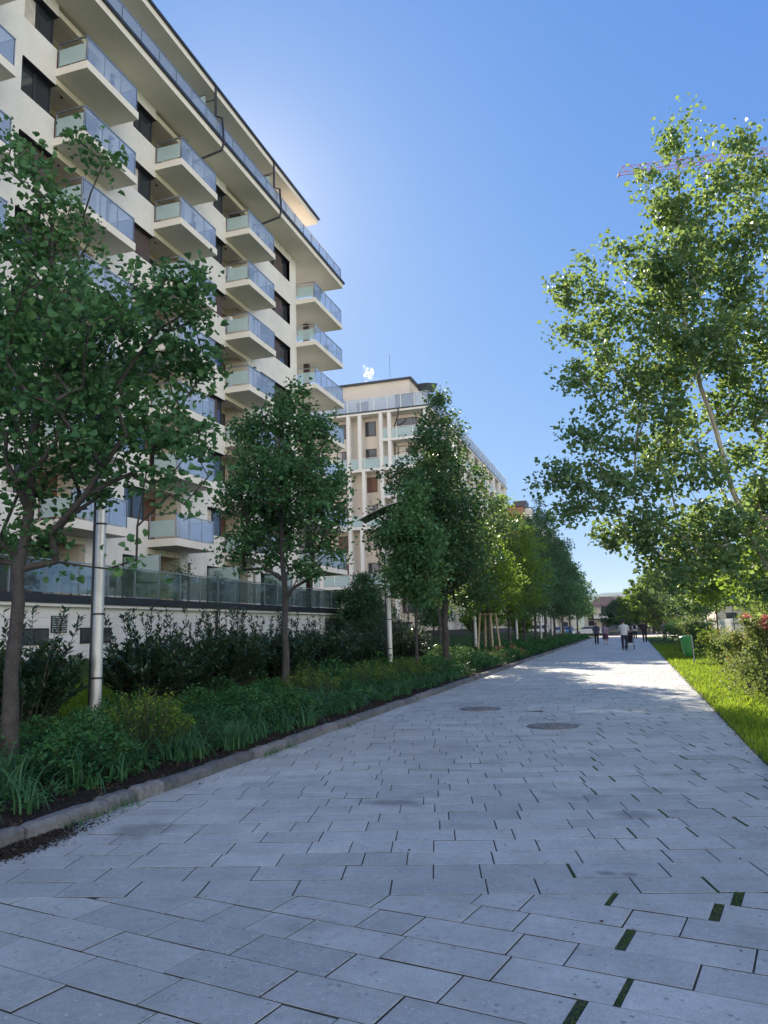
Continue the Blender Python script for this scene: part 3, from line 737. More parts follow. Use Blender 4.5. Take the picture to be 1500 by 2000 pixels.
for i, y in enumerate((22.6, 25.9)):
    r = empty('patio_table', (-18.0, y, 2.96), ('left' if i == 0 else 'right') + ' one of two pale patio tables behind the podium railing', 'table', 'patio tables')
    q = MB(); q.box(-.4, .4, -.6, .6, .72, .755, M['white']); q.obj('tabletop', r, .01)
    for sx_, sy_ in ((-.34, -.52), (.34, -.52), (.34, .52), (-.34, .52)): q = MB(); q.tube([(sx_, sy_, 0), (sx_, sy_, .719)], .022, M['steel'], 8); q.obj('leg', r)
    for k, dy in enumerate((-.95, .95)):
        c_ = empty('patio_chair', (-18.0, y + dy, 2.96), 'dark patio chair on the %s side of the %s patio table' % (('near', 'far')[k], ('left', 'right')[i]), 'chair', 'patio chairs')
        sg = 1 if dy > 0 else -1
        q = MB(); q.box(-.22, .22, -.22, .22, .43, .46, M['dark']); q.obj('seat', c_); q = MB(); q.box(-.22, .22, sg * .2, sg * .23, .461, .88, M['dark']); q.obj('backrest', c_)
        for sx_, sy_ in ((-.2, -.2), (.2, -.2), (.2, .2), (-.2, .2)): q = MB(); q.tube([(sx_, sy_, 0), (sx_, sy_, .429)], .014, M['dark'], 6); q.obj('leg', c_)

for i, (y, z, h, lb_) in enumerate(((29.6, 23.8, .6, 'small potted plant on the top balcony of the second balcony column'), (36.4, 20.8, .6, 'small potted plant on the third column balcony one below the top'),
        (23.0, 20.8, .6, 'small potted plant on a first column balcony one below the top'), (46.3, 23.8, .7, 'potted plant on the top corner balcony'), (37.8, 14.8, .6, 'potted plant on a lower balcony of the third column'))):
    potted(-18.95, y, z + .013, h, 720 + i, lb_, 'potted plants on the balconies')
for i, (y, z, lb_) in enumerate(((30.6, 20.8, 'dark chair on a balcony of the second column one below the top'), (24.2, 23.8, 'dark chair on the top balcony of the first column'), (37.5, 23.8, 'dark chair on the top balcony of the third column'), (48.2, 20.8, 'dark chair on a corner balcony one below the top'))):
    o = copy_tree(c_); o.location = (-19.2, y, z + .013); o['label'] = lb_; o['group'] = 'chairs on the balconies'

# ================================================================== SECOND BUILDING
FY, SX = 76.0, -18.6
b2 = empty('apartment_building', (-18.6, 76, 0), 'cream corner block with white columns and glass roof terrace beyond the tall block', 'building')
w2 = PB(); w2.box(-46, -20.0, FY + 1.4, 129, .2, 24.6, M['cream2']); w2.box(-46, -21.4, FY + 2.6, 128, 24.6, 28.9, M['cream2'])
w2.obj('wall', b2)
fr = PB()
tops = [24.95, 18.7, 12.5, 6.3]
fr.box(-46, SX, FY, 129.5, 24.65, 24.95, M['col2']); 
for z in tops[1:]: fr.box(-46, SX, FY, 129.5, z - .3, z, M['col2'])
for z in (21.8, 15.6, 9.4):
    fr.box(-24.1, SX, FY, 129.5, z - .27, z, M['col2'])
pairs = [(-27.75, -26.45), (-24.05, -23.1), (-19.1, -19.1), (-32.2, -31.1), (-37, -36)]
for i, (z0, z1) in enumerate(((18.7, 24.65), (12.5, 18.4), (6.3, 12.2), (0.2, 6.0))):
    sh = (0, .35, 0, .35)[i]
    for a_, b_ in pairs:
        if i == 3 and a_ > -20: continue
        for x in {a_, b_ + (sh if b_ > -30 and b_ != -19.1 else 0)}:
            fr.box(x - .19, x + .19, FY + .04, FY + .5, z0, z1, M['col2'])
for y in np.arange(82, 129, 5.6):
    for i, (z0, z1) in enumerate(((18.7, 24.65), (12.5, 18.4), (6.3, 12.2), (0.2, 6.0))):
        for q in (0, 1.2): fr.box(SX - .5, SX - .04, y + q, y + q + .5, z0, z1, M['col2'])
fr.obj('frame', b2)
rf = PB(); rf.box(-46, -21.1, FY + 2.3, 128.4, 28.902, 29.1, M['gutter']); rf.obj('roof', b2)
vt = PB(); vt.box(-32.5, -29.2, 86, 90, 29.1, 30.7, M['gutter']); vt.box(-32.2, -29.6, 85.98, 86, 29.5, 30.5, M['dark']); vt.obj('roof_housing', b2)
an = PB(); an.tube([(-24, 80, 29.05), (-24, 80, 32.6)], .02, M['dark'], 5); an.obj('antenna', b2)
ed = PB(); ed.box(-46, SX + .06, FY - .06, FY, 24.87, 25.02, M['gutter']); ed.box(SX, SX + .06, FY, 129.5, 24.87, 25.02, M['gutter']); ed.obj('gutter', b2)
tr_ = PB(); railing(tr_, [(-46, FY + .12), (SX - .12, FY + .12), (SX - .12, 129.4)], 25.0, 1.5, .035, 1.55, M['white']); ro = tr_.obj('roof_railing', b2)
gl = PB(); gl.box(-46, SX - .16, FY + .14, FY + .16, 25.05, 26.45, M['rglass']); gl.box(SX - .14, SX - .12, FY + .2, 129.4, 25.05, 26.45, M['rglass']); gl.obj('glass_panel', ro, loc=(-18.6, 76, 0))
for z, x0, x1 in [(18.7, -46, SX), (12.5, -46, SX), (6.3, -46, SX), (21.8, -24.1, SX), (15.6, -24.1, SX), (9.4, -24.1, SX)]:
    r_ = PB(); railing(r_, [(x0, FY + .14), (x1 - .15, FY + .14), (x1 - .15, 129)], z, 1.15, .03, 1.8, M['white'])
    o = r_.obj('balcony_railing', b2)
    g_ = PB(); g_.box(x0, x1 - .2, FY + .16, FY + .175, z + .06, z + 1.1, M['frost']); g_.box(x1 - .16, x1 - .145, FY + .3, 129, z + .06, z + 1.1, M['frost']); g_.obj('glass_panel', o, loc=(-18.6, 76, 0))
def win2(x, y, z, W_, H_, side=False, v=0):
    f = PB()
    if not side: f.box(x, x + W_, y - .04, y, z, z + H_, M['brown']); bx = (x + .1, x + W_ - .1, y - .05, y - .04)
    else: f.box(x, x + .04, y, y + W_, z, z + H_, M['brown']); bx = (x + .04, x + .05, y + .1, y + W_ - .1)
    o = f.obj('window', b2)
    p = PB(); mm_ = M['pane'] if v != 1 else M['woodbrown']; p.box(*bx, z + .1, z + H_ - .1, mm_); p.obj('pane', o, loc=(-18.6, 76, 0))
    if not side and v == 2:
        p = PB(); p.box(x + .1, x + W_ * .5, y - .055, y - .05, z + .1, z + H_ - .1, M['curtain']); p.obj('curtain', o, loc=(-18.6, 76, 0))
fl = [21.8, 18.75, 15.6, 12.55, 9.4, 6.35, 3.2]
for i, z in enumerate(fl):
    win2(-26.25, FY + 1.4, z + .75, 1.25, 1.65, v=(0, 0, 1, 2, 2, 0, 0)[i] if i < 7 else 0)
    win2(-29.6, FY + 1.4, z + .75, 1.1, 1.65, v=(0, 2, 1, 0, 1, 1, 2)[i])
    win2(-22.6, FY + 1.4, z + .1, 2.3, 2.3, v=(0, 2, 0, 2, 0, 0, 0)[i])
    win2(-35, FY + 1.4, z + .75, 1.6, 1.6)
    for y in np.arange(81, 128, 5.6): win2(-20.0, y + .2, z + .2, 2.2, 2.2, True, v=int(y * 7 + z) % 3)
win2(-23.1, FY + 2.6, 25.0, 2.3, 2.35); win2(-27.6, FY + 2.6, 25.0, 1.4, 1.9); win2(-30.7, FY + 2.6, 25.0, 1.0, 1.9)
dpz = PB(); dpz.tube([(-22.0, FY - .1, 24.9), (-22.0, FY - .1, 24.3), (-22.9, FY + 1.2, 23.2), (-22.9, FY + 1.32, 22.9), (-22.9, FY + 1.32, 7)], .07, M['gutter'], 7); dpz.obj('downpipe', b2)
aw = PB(); aw.add([(-20.2, 77, 27.7), (-18.9, 76.7, 27.6), (-18.2, 78.6, 28.0), (-19.8, 78.8, 28.2), (-20.0, 77.2, 26.9), (-19.1, 77.0, 26.6), (-18.6, 78.2, 26.9), (-19.7, 78.5, 27.1)],
       [(0, 1, 5, 4), (1, 2, 6, 5), (2, 3, 7, 6), (3, 0, 4, 7), (0, 3, 2, 1), (4, 5, 6, 7)], M['gutter']); aw.tube([(-19.3, 77.8, 25), (-19.3, 77.8, 26.9)], .05, M['steel'], 6); aw.obj('terrace_awning', b2)
gs = PB(); gs.box(-28.7, -28.66, FY + .3, FY + 2.5, 25.0, 27.1, M['rglass']); gs.obj('terrace_divider', b2)
# terrace dividers along the side of the roof
sd = PB()
for y in (92, 101, 110, 119): sd.box(-21.4, -18.85, y, y + .04, 25.0, 27.3, M['rglass'])
sd.obj('side_divider', b2)

# ground in front of the second building: bin enclosure, white wall, dark fence
e1 = empty('garden_wall', (-20.5, 62, .6), 'low grey garden wall with dark coping in front of the second building', 'wall')
mb = MB(); mb.box(-2.6, 2.4, 0, 2.5, 0, 1.5, M['grey']); mb.obj('wall', e1); mb = MB(); mb.box(-2.7, 2.5, -.1, 2.6, 1.502, 1.66, M['gutter']); mb.obj('coping', e1)
fn = MB()
for i in range(30): fn.box(-17.2, -17.1, 64 + i * 2, 65.96 + i * 2, .5, 1.5, M['dark'])
o = fn.obj('fence'); tag(o, 'low dark boarded fence behind the trees along the second building', 'fence')
# brick building beyond
b3 = empty('brick_building', (-18.6, 150, 0), 'distant building with a red brick gable and white bays beyond the corner block', 'building')
mb = MB(); mb.box(-24, 0, 0, 1, 0, 24.9, M['brick']); mb.box(-24, -.3, 1, 60, 0, 24.4, M['far']); mb.obj('wall', b3)
mb = MB()
for i in range(7): mb.box(-.3, 1.1, 3 + i * 8, 7 + i * 8, 0, 25.0 - (i % 2) * .7, M['col2'])
mb.obj('bay', b3)
mb = MB(); mb.box(-24.3, .3, -.2, 60, 25.02, 25.4, M['gutter'])
for i in range(6): mb.box(-2.2, .4, 2 + i * 9, 6 + i * 9, 25.4, 26.4, M['gutter'])
mb.box(-9, -4.4, .5, 4, 25.4, 26.9, M['gutter']); mb.obj('roof', b3)
for i in range(7):
    for k in range(7):
        mb = MB(); mb.box(1.1, 1.14, 4 + i * 8, 6 + i * 8, 2.2 + k * 3.1, 3.9 + k * 3.1, M['pane']); mb.obj('window', b3)

# far houses beyond the street
def house(x, y, w_, d_, h, label, walls, floors, cols, rfh=2.2, hip=True):
    o = empty('house', (x, y, 0), label, 'building')
    mb = MB(); mb.box(0, w_, 0, d_, 0, h, walls); mb.obj('wall', o)
    mb = MB()
    if hip: mb.add([(-.4, -.4, h + .002), (w_ + .4, -.4, h + .002), (w_ + .4, d_ + .4, h + .002), (-.4, d_ + .4, h + .002), (w_ * .3, d_ / 2, h + rfh), (w_ * .7, d_ / 2, h + rfh)], [(0, 1, 5, 4), (1, 2, 5), (2, 3, 4, 5), (3, 0, 4), (3, 2, 1, 0)], M['rooftile'])
    else: mb.box(-.3, w_ + .3, -.3, d_ + .3, h + .002, h + .4, M['gutter'])
    mb.obj('roof', o)
    for i in range(cols):
        for k in range(floors):
            mb = MB(); x0 = (i + .5) * w_ / cols - .6; z0 = 1.0 + k * (h - .6) / floors; mb.box(x0, x0 + 1.2, -.05, -.003, z0, z0 + 1.5, M['dark']); wo = mb.obj('window', o)
            mb = MB(); mb.box(x0 + .08, x0 + 1.12, -.06, -.05, z0 + .08, z0 + 1.42, M['pane']); mb.obj('pane', wo)
    return o
hs = house(-9.5, 170, 11, 9, 5.4, 'pale house with balconies seen at the very end of the path', M['far'], 3, 4)
mb = MB(); mb.box(2, 9, -1.6, 0, 2.9, 3.8, M['white']); mb.obj('balcony', hs)
house(3.5, 178, 16, 10, 7.2, 'low pale house behind the yellow-green tree at the far street', M['far'], 2, 6)
house(9.0, 92, 12, 14, 3.3, 'long low white building standing behind the young trees on the right', M['far'], 1, 4, hip=False)
house(-36, 196, 22, 12, 8.2, 'wide pale house behind the parked cars left of the path end', M['far'], 2, 7)
pf_ = empty('picket_fence', (6.6, 38, 0), 'tall pale picket fence running behind the right-hand shrubs', 'fence')
mb = MB()
for i in range(120): mb.box(0, .05, i * .42, i * .42 + .09, .05, 1.75, M['white'])
mb.obj('picket_panel', pf_); mb = MB(); mb.box(.052, .09, 0, 50.4, .5, .58, M['white']); mb.box(.052, .09, 0, 50.4, 1.4, 1.48, M['white']); mb.obj('rail', pf_)

# chimney steam over the second building
stm = bpy.data.materials.new('steam'); stm.use_nodes = True; n_ = stm.node_tree.nodes; n_.remove(n_['Principled BSDF'])
vv = n_.new('ShaderNodeVolumePrincipled'); vv.inputs['Color'].default_value = (1, 1, 1, 1); vv.inputs['Density'].default_value = .5
tn_ = n_.new('ShaderNodeTexNoise'); tn_.inputs['Scale'].default_value = 1.6; tn_.inputs['Detail'].default_value = 5; to_ = n_.new('ShaderNodeTexCoord'); stm.node_tree.links.new(to_.outputs['Object'], tn_.inputs[0])
mr_ = n_.new('ShaderNodeMapRange'); mr_.inputs[1].default_value = .48; mr_.inputs[2].default_value = .68; mr_.inputs[3].default_value = 0; mr_.inputs[4].default_value = .4; stm.node_tree.links.new(tn_.outputs[0], mr_.inputs[0]); stm.node_tree.links.new(mr_.outputs[0], vv.inputs['Density']); vv.inputs['Anisotropy'].default_value = .6
stm.node_tree.links.new(vv.outputs[0], n_['Material Output'].inputs['Volume'])
import bmesh
bm = bmesh.new(); rg = np.random.default_rng(6)
for i in range(12):
    t = i / 11; r_ = (.25 + .32 * math.sin(t * 2.8))
    bmesh.ops.create_icosphere(bm, subdivisions=2, radius=r_, matrix=Matrix.Translation((-1.1 * t + rg.normal() * .35, rg.normal() * .3, 2.9 * t + .2)))
for v in bm.verts: v.co += Vector(rg.normal(size=3) * .10)
me = bpy.data.meshes.new('steam'); bm.to_mesh(me); bm.free(); me.materials.append(stm)
o = link('steam', me); o.location = P(728, 752, 104); tag(o, 'small white puff of steam over the second building roof', 'steam', kind='stuff')

# ================================================================== STREET FURNITURE
def make_lamp():
    r = empty('street_lamp'); 
    p = MB(); p.tube([(0, 0, -.1), (0, 0, .05), (0, 0, 1.3), (0, 0, 4.75)], [.088, .086, .084, .078], M['galv'], 20); p.obj('pole', r)
    for zz in (.75, 1.75, 3.2):
        q = MB(); q.tube([(0, 0, zz), (0, 0, zz + .03)], .092, M['dark'], 20); q.obj('clamp', r)
    q = MB(); q.tube([(-.135, .02, 0.0), (-.135, .02, 4.1)], .026, M['gutter'], 10); q.obj('cable_duct', r)
    h = MB(); h.tube([(0, 0, 4.75), (0, 0, 4.8), (0, 0, 5.12), (0, 0, 5.25)], [.10, .17, .2, .26], M['gutter'], 16); h.obj('lantern', r)
    k = MB()
    for x, y, zt in ((-.28, 0, 5.52), (.28, 0, 5.82), (0, .12, 5.66)): k.tube([(x * .6, y, 5.2), (x, y, zt)], .014, M['steel'], 6)
    k.obj('strut', r)
    # wing reflector: a curved sheet, low and drooping on one side, arched on the other
    V = []; F = []; n1, n2 = 16, 4
    for i in range(n1 + 1):
        t = i / n1; x = -1.0 + 2.0 * t; z = 5.46 + .46 * (math.sin((t - .12) * math.pi * .62)) 
        for j in range(n2 + 1):
            yv = (j / n2 - .5) * (.9 - .3 * abs(t - .5))
            V.append((x, yv, z - .22 * (yv * 1.6) ** 2))
    F = [(i * (n2 + 1) + j, i * (n2 + 1) + j + 1, (i + 1) * (n2 + 1) + j + 1, (i + 1) * (n2 + 1) + j) for i in range(n1) for j in range(n2)]
    rfl = MB(); rfl.add(V, F, mat('reflector_sheet', (.42, .44, .38), .5, noise=(4, .08)), True); o = rfl.obj('reflector', r); s = o.modifiers.new('thick', 'SOLIDIFY'); s.thickness = .03
    return r
lamp = make_lamp()
lab = ['galvanised street lamp pole rising behind the big near tree on the left', 'street lamp with curved wing reflector visible left of the dark trees',
       'street lamp pole just left of the staked tree', 'street lamp pole third behind the staked tree along the row', 'street lamp pole half hidden in the middle of the tree row',
       'small street lamp pole far down the left tree row', 'farthest street lamp pole of the left tree row']
for i, y in enumerate((10.4, 26.0, 41.6, 57.5, 73.5, 84, 95)):
    o = lamp if i == 0 else copy_tree(lamp); o.location = (-8.1, y, hz(-8.1)); o['label'] = lab[i]; o['category'] = 'lamp'; o['group'] = 'street lamps along the tree row'
    o.rotation_euler = (0, 0, R((0, -4, -5, 8, 0, 10, 0)[i]))

# manhole covers
for i, (x, y, lb) in enumerate(((-1.29, 12.54, 'round iron manhole cover nearer the viewer in the paving'), (-2.91, 15.07, 'round iron manhole cover farther away, nearer the left kerb'))):
    r = empty('manhole_cover', (x, y, .015), lb, 'manhole cover', 'manhole covers in the path')
    q = MB(); q.tube([(0, 0, -.02), (0, 0, .004)], .40, M['iron'], 40); q.obj('frame', r)
    q = MB(); q.tube([(0, 0, 0), (0, 0, .010)], .335, mat('worn_lid', (.20, .20, .195), .8, noise=(9, .35, 30, .3), bump=(40, .6, .01)), 40)
    for a_ in range(8):
        for rr in (.1, .19, .28):
            th = a_ * math.pi / 4 + rr * 3; q.box(rr * math.cos(th) - .022, rr * math.cos(th) + .022, rr * math.sin(th) - .022, rr * math.sin(th) + .022, .010, .016, M['iron'])
    q.obj('lid', r)

# litter bin
lb = empty('litter_bin', (2.15, 31.6, 0), 'green plastic litter bin with domed lid on a grey post in the grass', 'litter bin')
q = MB(); n = 14; prof = [(.30, .10, .13), (.34, .15, .17), (.6, .17, .19), (.9, .19, .21), (.96, .20, .22)]
V = []; F = []
for z, rx, ry in prof:
    for a_ in range(n): V.append((-.22 - (z - .6) * .08 + rx * math.cos(2 * math.pi * a_ / n), ry * math.sin(2 * math.pi * a_ / n), z))
for i in range(len(prof) - 1):
    for a_ in range(n): F.append((i * n + a_, i * n + (a_ + 1) % n, (i + 1) * n + (a_ + 1) % n, (i + 1) * n + a_))
F.append(tuple(range(n))[::-1]); q.add(V, F, M['binred'], True); q.obj('body', lb)
q = MB(); V = []; F = []
for z, s in ((.955, 1.12), (1.0, 1.14), (1.04, .95), (1.06, .5)):
    for a_ in range(n): V.append((-.26 + .20 * s * math.cos(2 * math.pi * a_ / n), .22 * s * math.sin(2 * math.pi * a_ / n), z))
for i in range(3):
    for a_ in range(n): F.append((i * n + a_, i * n + (a_ + 1) % n, (i + 1) * n + (a_ + 1) % n, (i + 1) * n + a_))
F.append(tuple(range(3 * n, 4 * n))); q.add(V, F, M['binred'], True); q.obj('lid', lb)
q = MB(); q.tube([(0, 0, -.05), (-.04, 0, 1.08)], .03, M['grey'], 10); q.obj('post', lb)

# support stakes round the young tree
sk = empty('tree_stakes', (-6.85, 38.6, hz(-6.85)), 'wooden tripod of stakes round the young sunlit tree', 'tree stakes')
for a_ in range(4):
    th = a_ * math.pi / 2 + .5; q = MB(); q.tube([(.62 * math.cos(th), .62 * math.sin(th), -.1), (.40 * math.cos(th), .40 * math.sin(th), 2.2)], .05, M['stake'], 8); q.obj('stake', sk)
for a_ in range(4):
    th = a_ * math.pi / 2 + .5; t2 = th + math.pi / 2; q = MB(); q.tube([(.42 * math.cos(th), .42 * math.sin(th), 2.1), (.42 * math.cos(t2), .42 * math.sin(t2), 2.12)], .035, M['stake'], 6); q.obj('crossbar', sk)

# tower crane behind the poplar
cr = empty('tower_crane', (95, 168, 0), 'red lattice tower crane whose jib shows behind the poplar top', 'crane')
tip = P(1208, 340, 150); q2 = P(1500, 302, 158); dv = q2 - tip; tipv = tip
root = tip + dv * 3.35; cr.location = (root[0], root[1], 0)
off = np.array([root[0], root[1], 0])
q = MB(); n = 60; L = root - tip; side = np.array([-L[1], L[0], 0]); side /= np.linalg.norm(side)
for i in range(n):
    a_ = tip + L * i / n - off; b_ = tip + L * (i + 1) / n - off
    mid = (a_ + b_) / 2; up = np.array([0, 0, 1.5]) if True else 0
    for s in (-.55, .55):
        q.tube([a_ + side * s, b_ + side * s], .08, M['red'], 4, False); q.tube([a_ + side * s, mid + up], .04, M['red'], 4, False); q.tube([b_ + side * s, mid + up], .04, M['red'], 4, False)
    if i < n - 1: q.tube([mid + up, mid + up + L / n], .07, M['red'], 4, False)
q.tube([tip - off + side * .6 + [0, 0, -.3], tip - off - side * .6 + [0, 0, -.3]], .2, M['red'], 4); q.obj('jib', cr)
q = MB(); hz_ = root[2]
for s in ((-.8, -.8), (.8, -.8), (.8, .8), (-.8, .8)): q.tube([(s[0], s[1], 0), (s[0], s[1], hz_ + 6)], .12, M['red'], 4, False)
for i in range(int(hz_ / 2)):
    q.tube([(-.8, -.8, i * 2), (.8, -.8, i * 2 + 2)], .06, M['red'], 4, False); q.tube([(-.8, .8, i * 2), (-.8, -.8, i * 2 + 2)], .06, M['red'], 4, False); q.tube([(.8, .8, i * 2), (.8, -.8, i * 2 + 2)], .06, M['red'], 4, False)
q.obj('mast', cr)

# parked cars along the far street
def make_car(name, paint, van=False):
    r = empty(name); W_ = .88
    if van: prof = [(-2.3, .35), (-2.35, .9), (-2.2, 1.15), (-1.5, 1.9), (2.2, 1.95), (2.3, 1.0), (2.3, .35)]
    else: prof = [(-2.2, .32), (-2.25, .72), (-1.95, .86), (-1.1, .95), (-.45, 1.42), (.95, 1.45), (1.7, 1.02), (2.15, .98), (2.2, .6), (2.18, .32)]
    q = MB(); V = []; n = len(prof)
    for s, ins in ((-1, 1), (-1, 0), (1, 0), (1, 1)):
        for x, z in prof:
            wv = W_ * (1 - .22 * max(0, (z - .95)) / .5) if z > .95 else W_
            cx_ = .04 * ins; V.append((x * (1 - cx_ * .4), s * (wv - (.0 if ins else -.03)), z + (-.02 * ins if z > 1 else 0)))
    F = []
    for k in range(3):
        for i in range(n): F.append((k * n + i, k * n + (i + 1) % n, (k + 1) * n + (i + 1) % n, (k + 1) * n + i))
    F.append(tuple(range(n))[::-1]); F.append(tuple(3 * n + i for i in range(n))); q.add(V, F, paint); q.obj('body', r, .02)
    for s in (-1, 1):
        q = MB(); pts = ([(-1.0, 1.0), (-.42, 1.36), (.85, 1.38), (1.5, 1.02)] if not van else [(-1.7, 1.2), (-1.35, 1.75), (1.9, 1.8), (1.95, 1.2)])
        wt = lambda z: (W_ * (1 - .22 * max(0, z - .95) / .5) + .035)
        q.add([(x, s * wt(z), z) for x, z in pts] + [(x, s * (wt(z) - .04), z) for x, z in pts], [(0, 1, 2, 3), (7, 6, 5, 4), (0, 4, 5, 1), (1, 5, 6, 2), (2, 6, 7, 3), (3, 7, 4, 0)], M['pane']); q.obj('side_window', r)
    for (x0, z0), (x1, z1) in ((((-1.06, 1.0), (-.52, 1.40)), ((1.62, 1.09), (1.02, 1.44))) if not van else (((-2.1, 1.3), (-1.6, 1.83)), ((2.27, 1.3), (2.24, 1.8)))):
        sx = -.03 if x0 < 0 else .03; q = MB()
        q.add([(x0 + sx, -.7, z0), (x0 + sx, .7, z0), (x1 + sx, .62, z1), (x1 + sx, -.62, z1), (x0, -.7, z0 - .01), (x0, .7, z0 - .01), (x1, .62, z1 - .01), (x1, -.62, z1 - .01)], [(0, 1, 2, 3), (7, 6, 5, 4), (0, 4, 5, 1), (1, 5, 6, 2), (2, 6, 7, 3), (3, 7, 4, 0)], M['pane']); q.obj('windscreen', r)
    for x in (-1.35, 1.35):
        for s in (-1, 1):
            q = MB(); q.tube([(x, s * .70, .32), (x, s * .93, .32)], .32, M['dark'], 16); wv = q.obj('wheel', r)
            q = MB(); q.tube([(x, s * .932, .32), (x, s * .94, .32)], .19, M['steel'], 12); q.obj('rim', wv)
    return r
paints = dict(white=(.75, .76, .78), silver=(.45, .47, .5), black=(.02, .02, .022), blue=(.10, .20, .42), grey=(.14, .15, .16))
carz = [('white', -15.6, 132, 1, 'white van parked farthest left at the end of the path'), ('silver', -11.2, 127, 0, 'silver car parked beside the white van'),
        ('white', -6.6, 124.5, 0, 'white car parked left of the path end'), ('blue', -10.6, 138, 0, 'pale blue car behind the white cars'), ('grey', -2.6, 131, 0, 'dark grey car straight at the end of the path'),
        ('black', .4, 126.5, 0, 'black car behind the man with the pushchair'), ('black', 5.4, 128, 0, 'black car right of the path end'), ('silver', 10.2, 130, 0, 'silver car partly hidden by the right-hand trees')]
pm_ = {k: mat('car_paint_' + k, v, .25, spec=.7) for k, v in paints.items()}
for cname, x, y, van, lb_ in carz:
    r = make_car('parked_van' if van else 'parked_car', pm_[cname], van); r.location = (x, y, .01); r.rotation_euler = (0, 0, R(90 if cname in ('blue', 'silver') else (4 if cname == 'black' else 0)))
    tag(r, lb_, 'van' if van else 'car', 'cars parked along the far street')

# ================================================================== TREES OF THE LEFT ROW
TX = -6.9
def z0(x): return hz(x)
# 1: the big near tree, leaning limbs to the right
t1 = (-6.98, 7.45)
def L1(px, py, dy, r, ry=None, rz=None):
    p = P(px, py, 7.45 + dy); return (p[0], p[1], p[2], r, ry or r, rz or r)
lob = [L1(30, 620, 0, .95), L1(120, 520, .3, .55), L1(60, 420, -.2, .5, None, .6), L1(30, 300, 0, .32, None, .35), L1(190, 310, .4, .33, None, .38), L1(150, 420, .5, .2, None, .4), L1(230, 640, .2, .75),
       L1(340, 590, .1, .42, None, .33), L1(330, 700, .6, .5), L1(130, 760, -.4, .85), L1(300, 850, .3, .72), L1(350, 930, -.2, .42, None, .3), L1(60, 900, .1, .7), L1(180, 930, .6, .5), L1(90, 1060, .2, .35, None, .25),
       L1(240, 1095, .0, .2, None, .12), L1(-120, 650, .2, 1.1), L1(-150, 850, .1, 1.0), L1(-80, 450, 0, .6), L1(20, 750, .9, .8), L1(200, 760, 1.2, .75), L1(150, 610, -.9, .6), L1(-60, 1020, 0, .5, None, .3), L1(395, 930, .1, .2, None, .15), L1(0, 1080, .4, .35, None, .2)]
tree('street_tree', 'large spreading tree at the left edge with dark limbs reaching over the lamp pole', 'tree', [(t1[0], t1[1], z0(t1[0])), (-6.98, 7.45, 1.2), (-6.94, 7.45, 2.4), (-6.85, 7.46, 3.8), (-6.72, 7.5, 5.4), (-6.72, 7.5, 6.9)], lob,
     560, 31, .078, .092, 21, LEAF, group='trees of the left row', sig=.13, rtip=.0065)
# 2: egg shaped tree
t2 = (-7.25, 15.6)
def LT(Y):
    def f(px, py, dy, r, ry=None, rz=None):
        p = P(px, py, Y + dy); return (p[0], p[1], p[2], r, ry or r, rz or r)
    return f
l2 = LT(15.6)
lob = [l2(575, 760, 0, .22, None, .3), l2(560, 820, 0, .75, None, .5), l2(490, 850, .1, .45), l2(610, 850, 0, .5), l2(500, 930, -.3, .75), l2(600, 930, .3, .85), l2(550, 940, -.7, .8), l2(470, 990, 0, .5), l2(630, 1000, -.2, .62), l2(540, 1010, .7, .8),
       l2(490, 1060, 0, .5, None, .4), l2(620, 1060, 0, .5, None, .3), l2(455, 1085, -.3, .3, None, .2), l2(480, 1120, .3, .28, None, .16), l2(600, 1115, -.2, .3, None, .16), l2(655, 940, .1, .3), l2(660, 1080, 0, .22, None, .12), l2(540, 1090, .2, .5, None, .3)]
tree('street_tree', 'egg-shaped tree with a slim straight trunk, second from the viewer on the left', 'tree', [(t2[0], t2[1], z0(t2[0])), (-7.26, 15.6, 1.2), (-7.28, 15.6, 2.3), (-7.32, 15.6, 4), (-7.36, 15.6, 6)], lob,
     440, 38, .078, .085, 22, LEAF, group='trees of the left row', sig=.14, rtip=.0055)
def rowtree(Y, x, top, wid, base, seed, label, lm=LEAF, ncl=260, nl=26, tr=.09, lean=0, size=.085, detail=False, name='street_tree', group='trees of the left row', asp=None):
    zb = z0(x); Hc = top - base; rg_ = np.random.default_rng(seed + 500); lob = []
    for i in range(16):
        t = (i + .5) / 16; rad = wid / 2 * (math.sin(math.pi * min(1, (t * .86 + .12)) ** .8) ** .7) * (1.08 - .35 * t)
        a_ = i * 2.4 + seed; rr = rad * .52; s = max(.22, rad * .62)
        lob.append((x + lean * t + rr * math.cos(a_) + rg_.normal() * .08, Y + rr * math.sin(a_), base + Hc * (t * .93 + .04) + rg_.normal() * .1, s, s, max(s * .7, Hc / 16)))
    lob.append((x + lean, Y, top - .25, .2, .2, .35))
    return tree(name, label, 'tree', [(x, Y, zb), (x, Y, zb + 1.2), (x + .02, Y, base), (x + lean * .5, Y, base + Hc * .45), (x + lean * .8, Y, base + Hc * .8)], lob, int(ncl * 1.15), int(nl * 1.35), size * 1.25, tr, seed, lm, group=group, sig=.2, detail=detail, rtip=.006)
rowtree(24.0, -6.6, 6.3, 2.15, 2.35, 31, 'thin-trunked dark tree standing right of the second lamp', LEAF, 240, 36, .055, size=.08)
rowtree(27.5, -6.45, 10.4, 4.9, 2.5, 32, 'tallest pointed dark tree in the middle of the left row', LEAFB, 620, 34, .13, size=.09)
rowtree(35.5, -8.6, 8.8, 3.6, 3.2, 33, 'sparse half-lit tree just behind the tallest dark tree', LEAFY, 340, 26, .08, size=.085)
rowtree(38.6, -6.85, 7.2, 3.6, 2.3, 34, 'young yellow-green tree held by wooden stakes', LEAFY, 300, 28, .06)
rowtree(45.8, TX, 9.8, 5.2, 2.4, 35, 'bright sunlit tree with rounded top behind the staked tree', LEAFY, 460, 26, .10, size=.09)
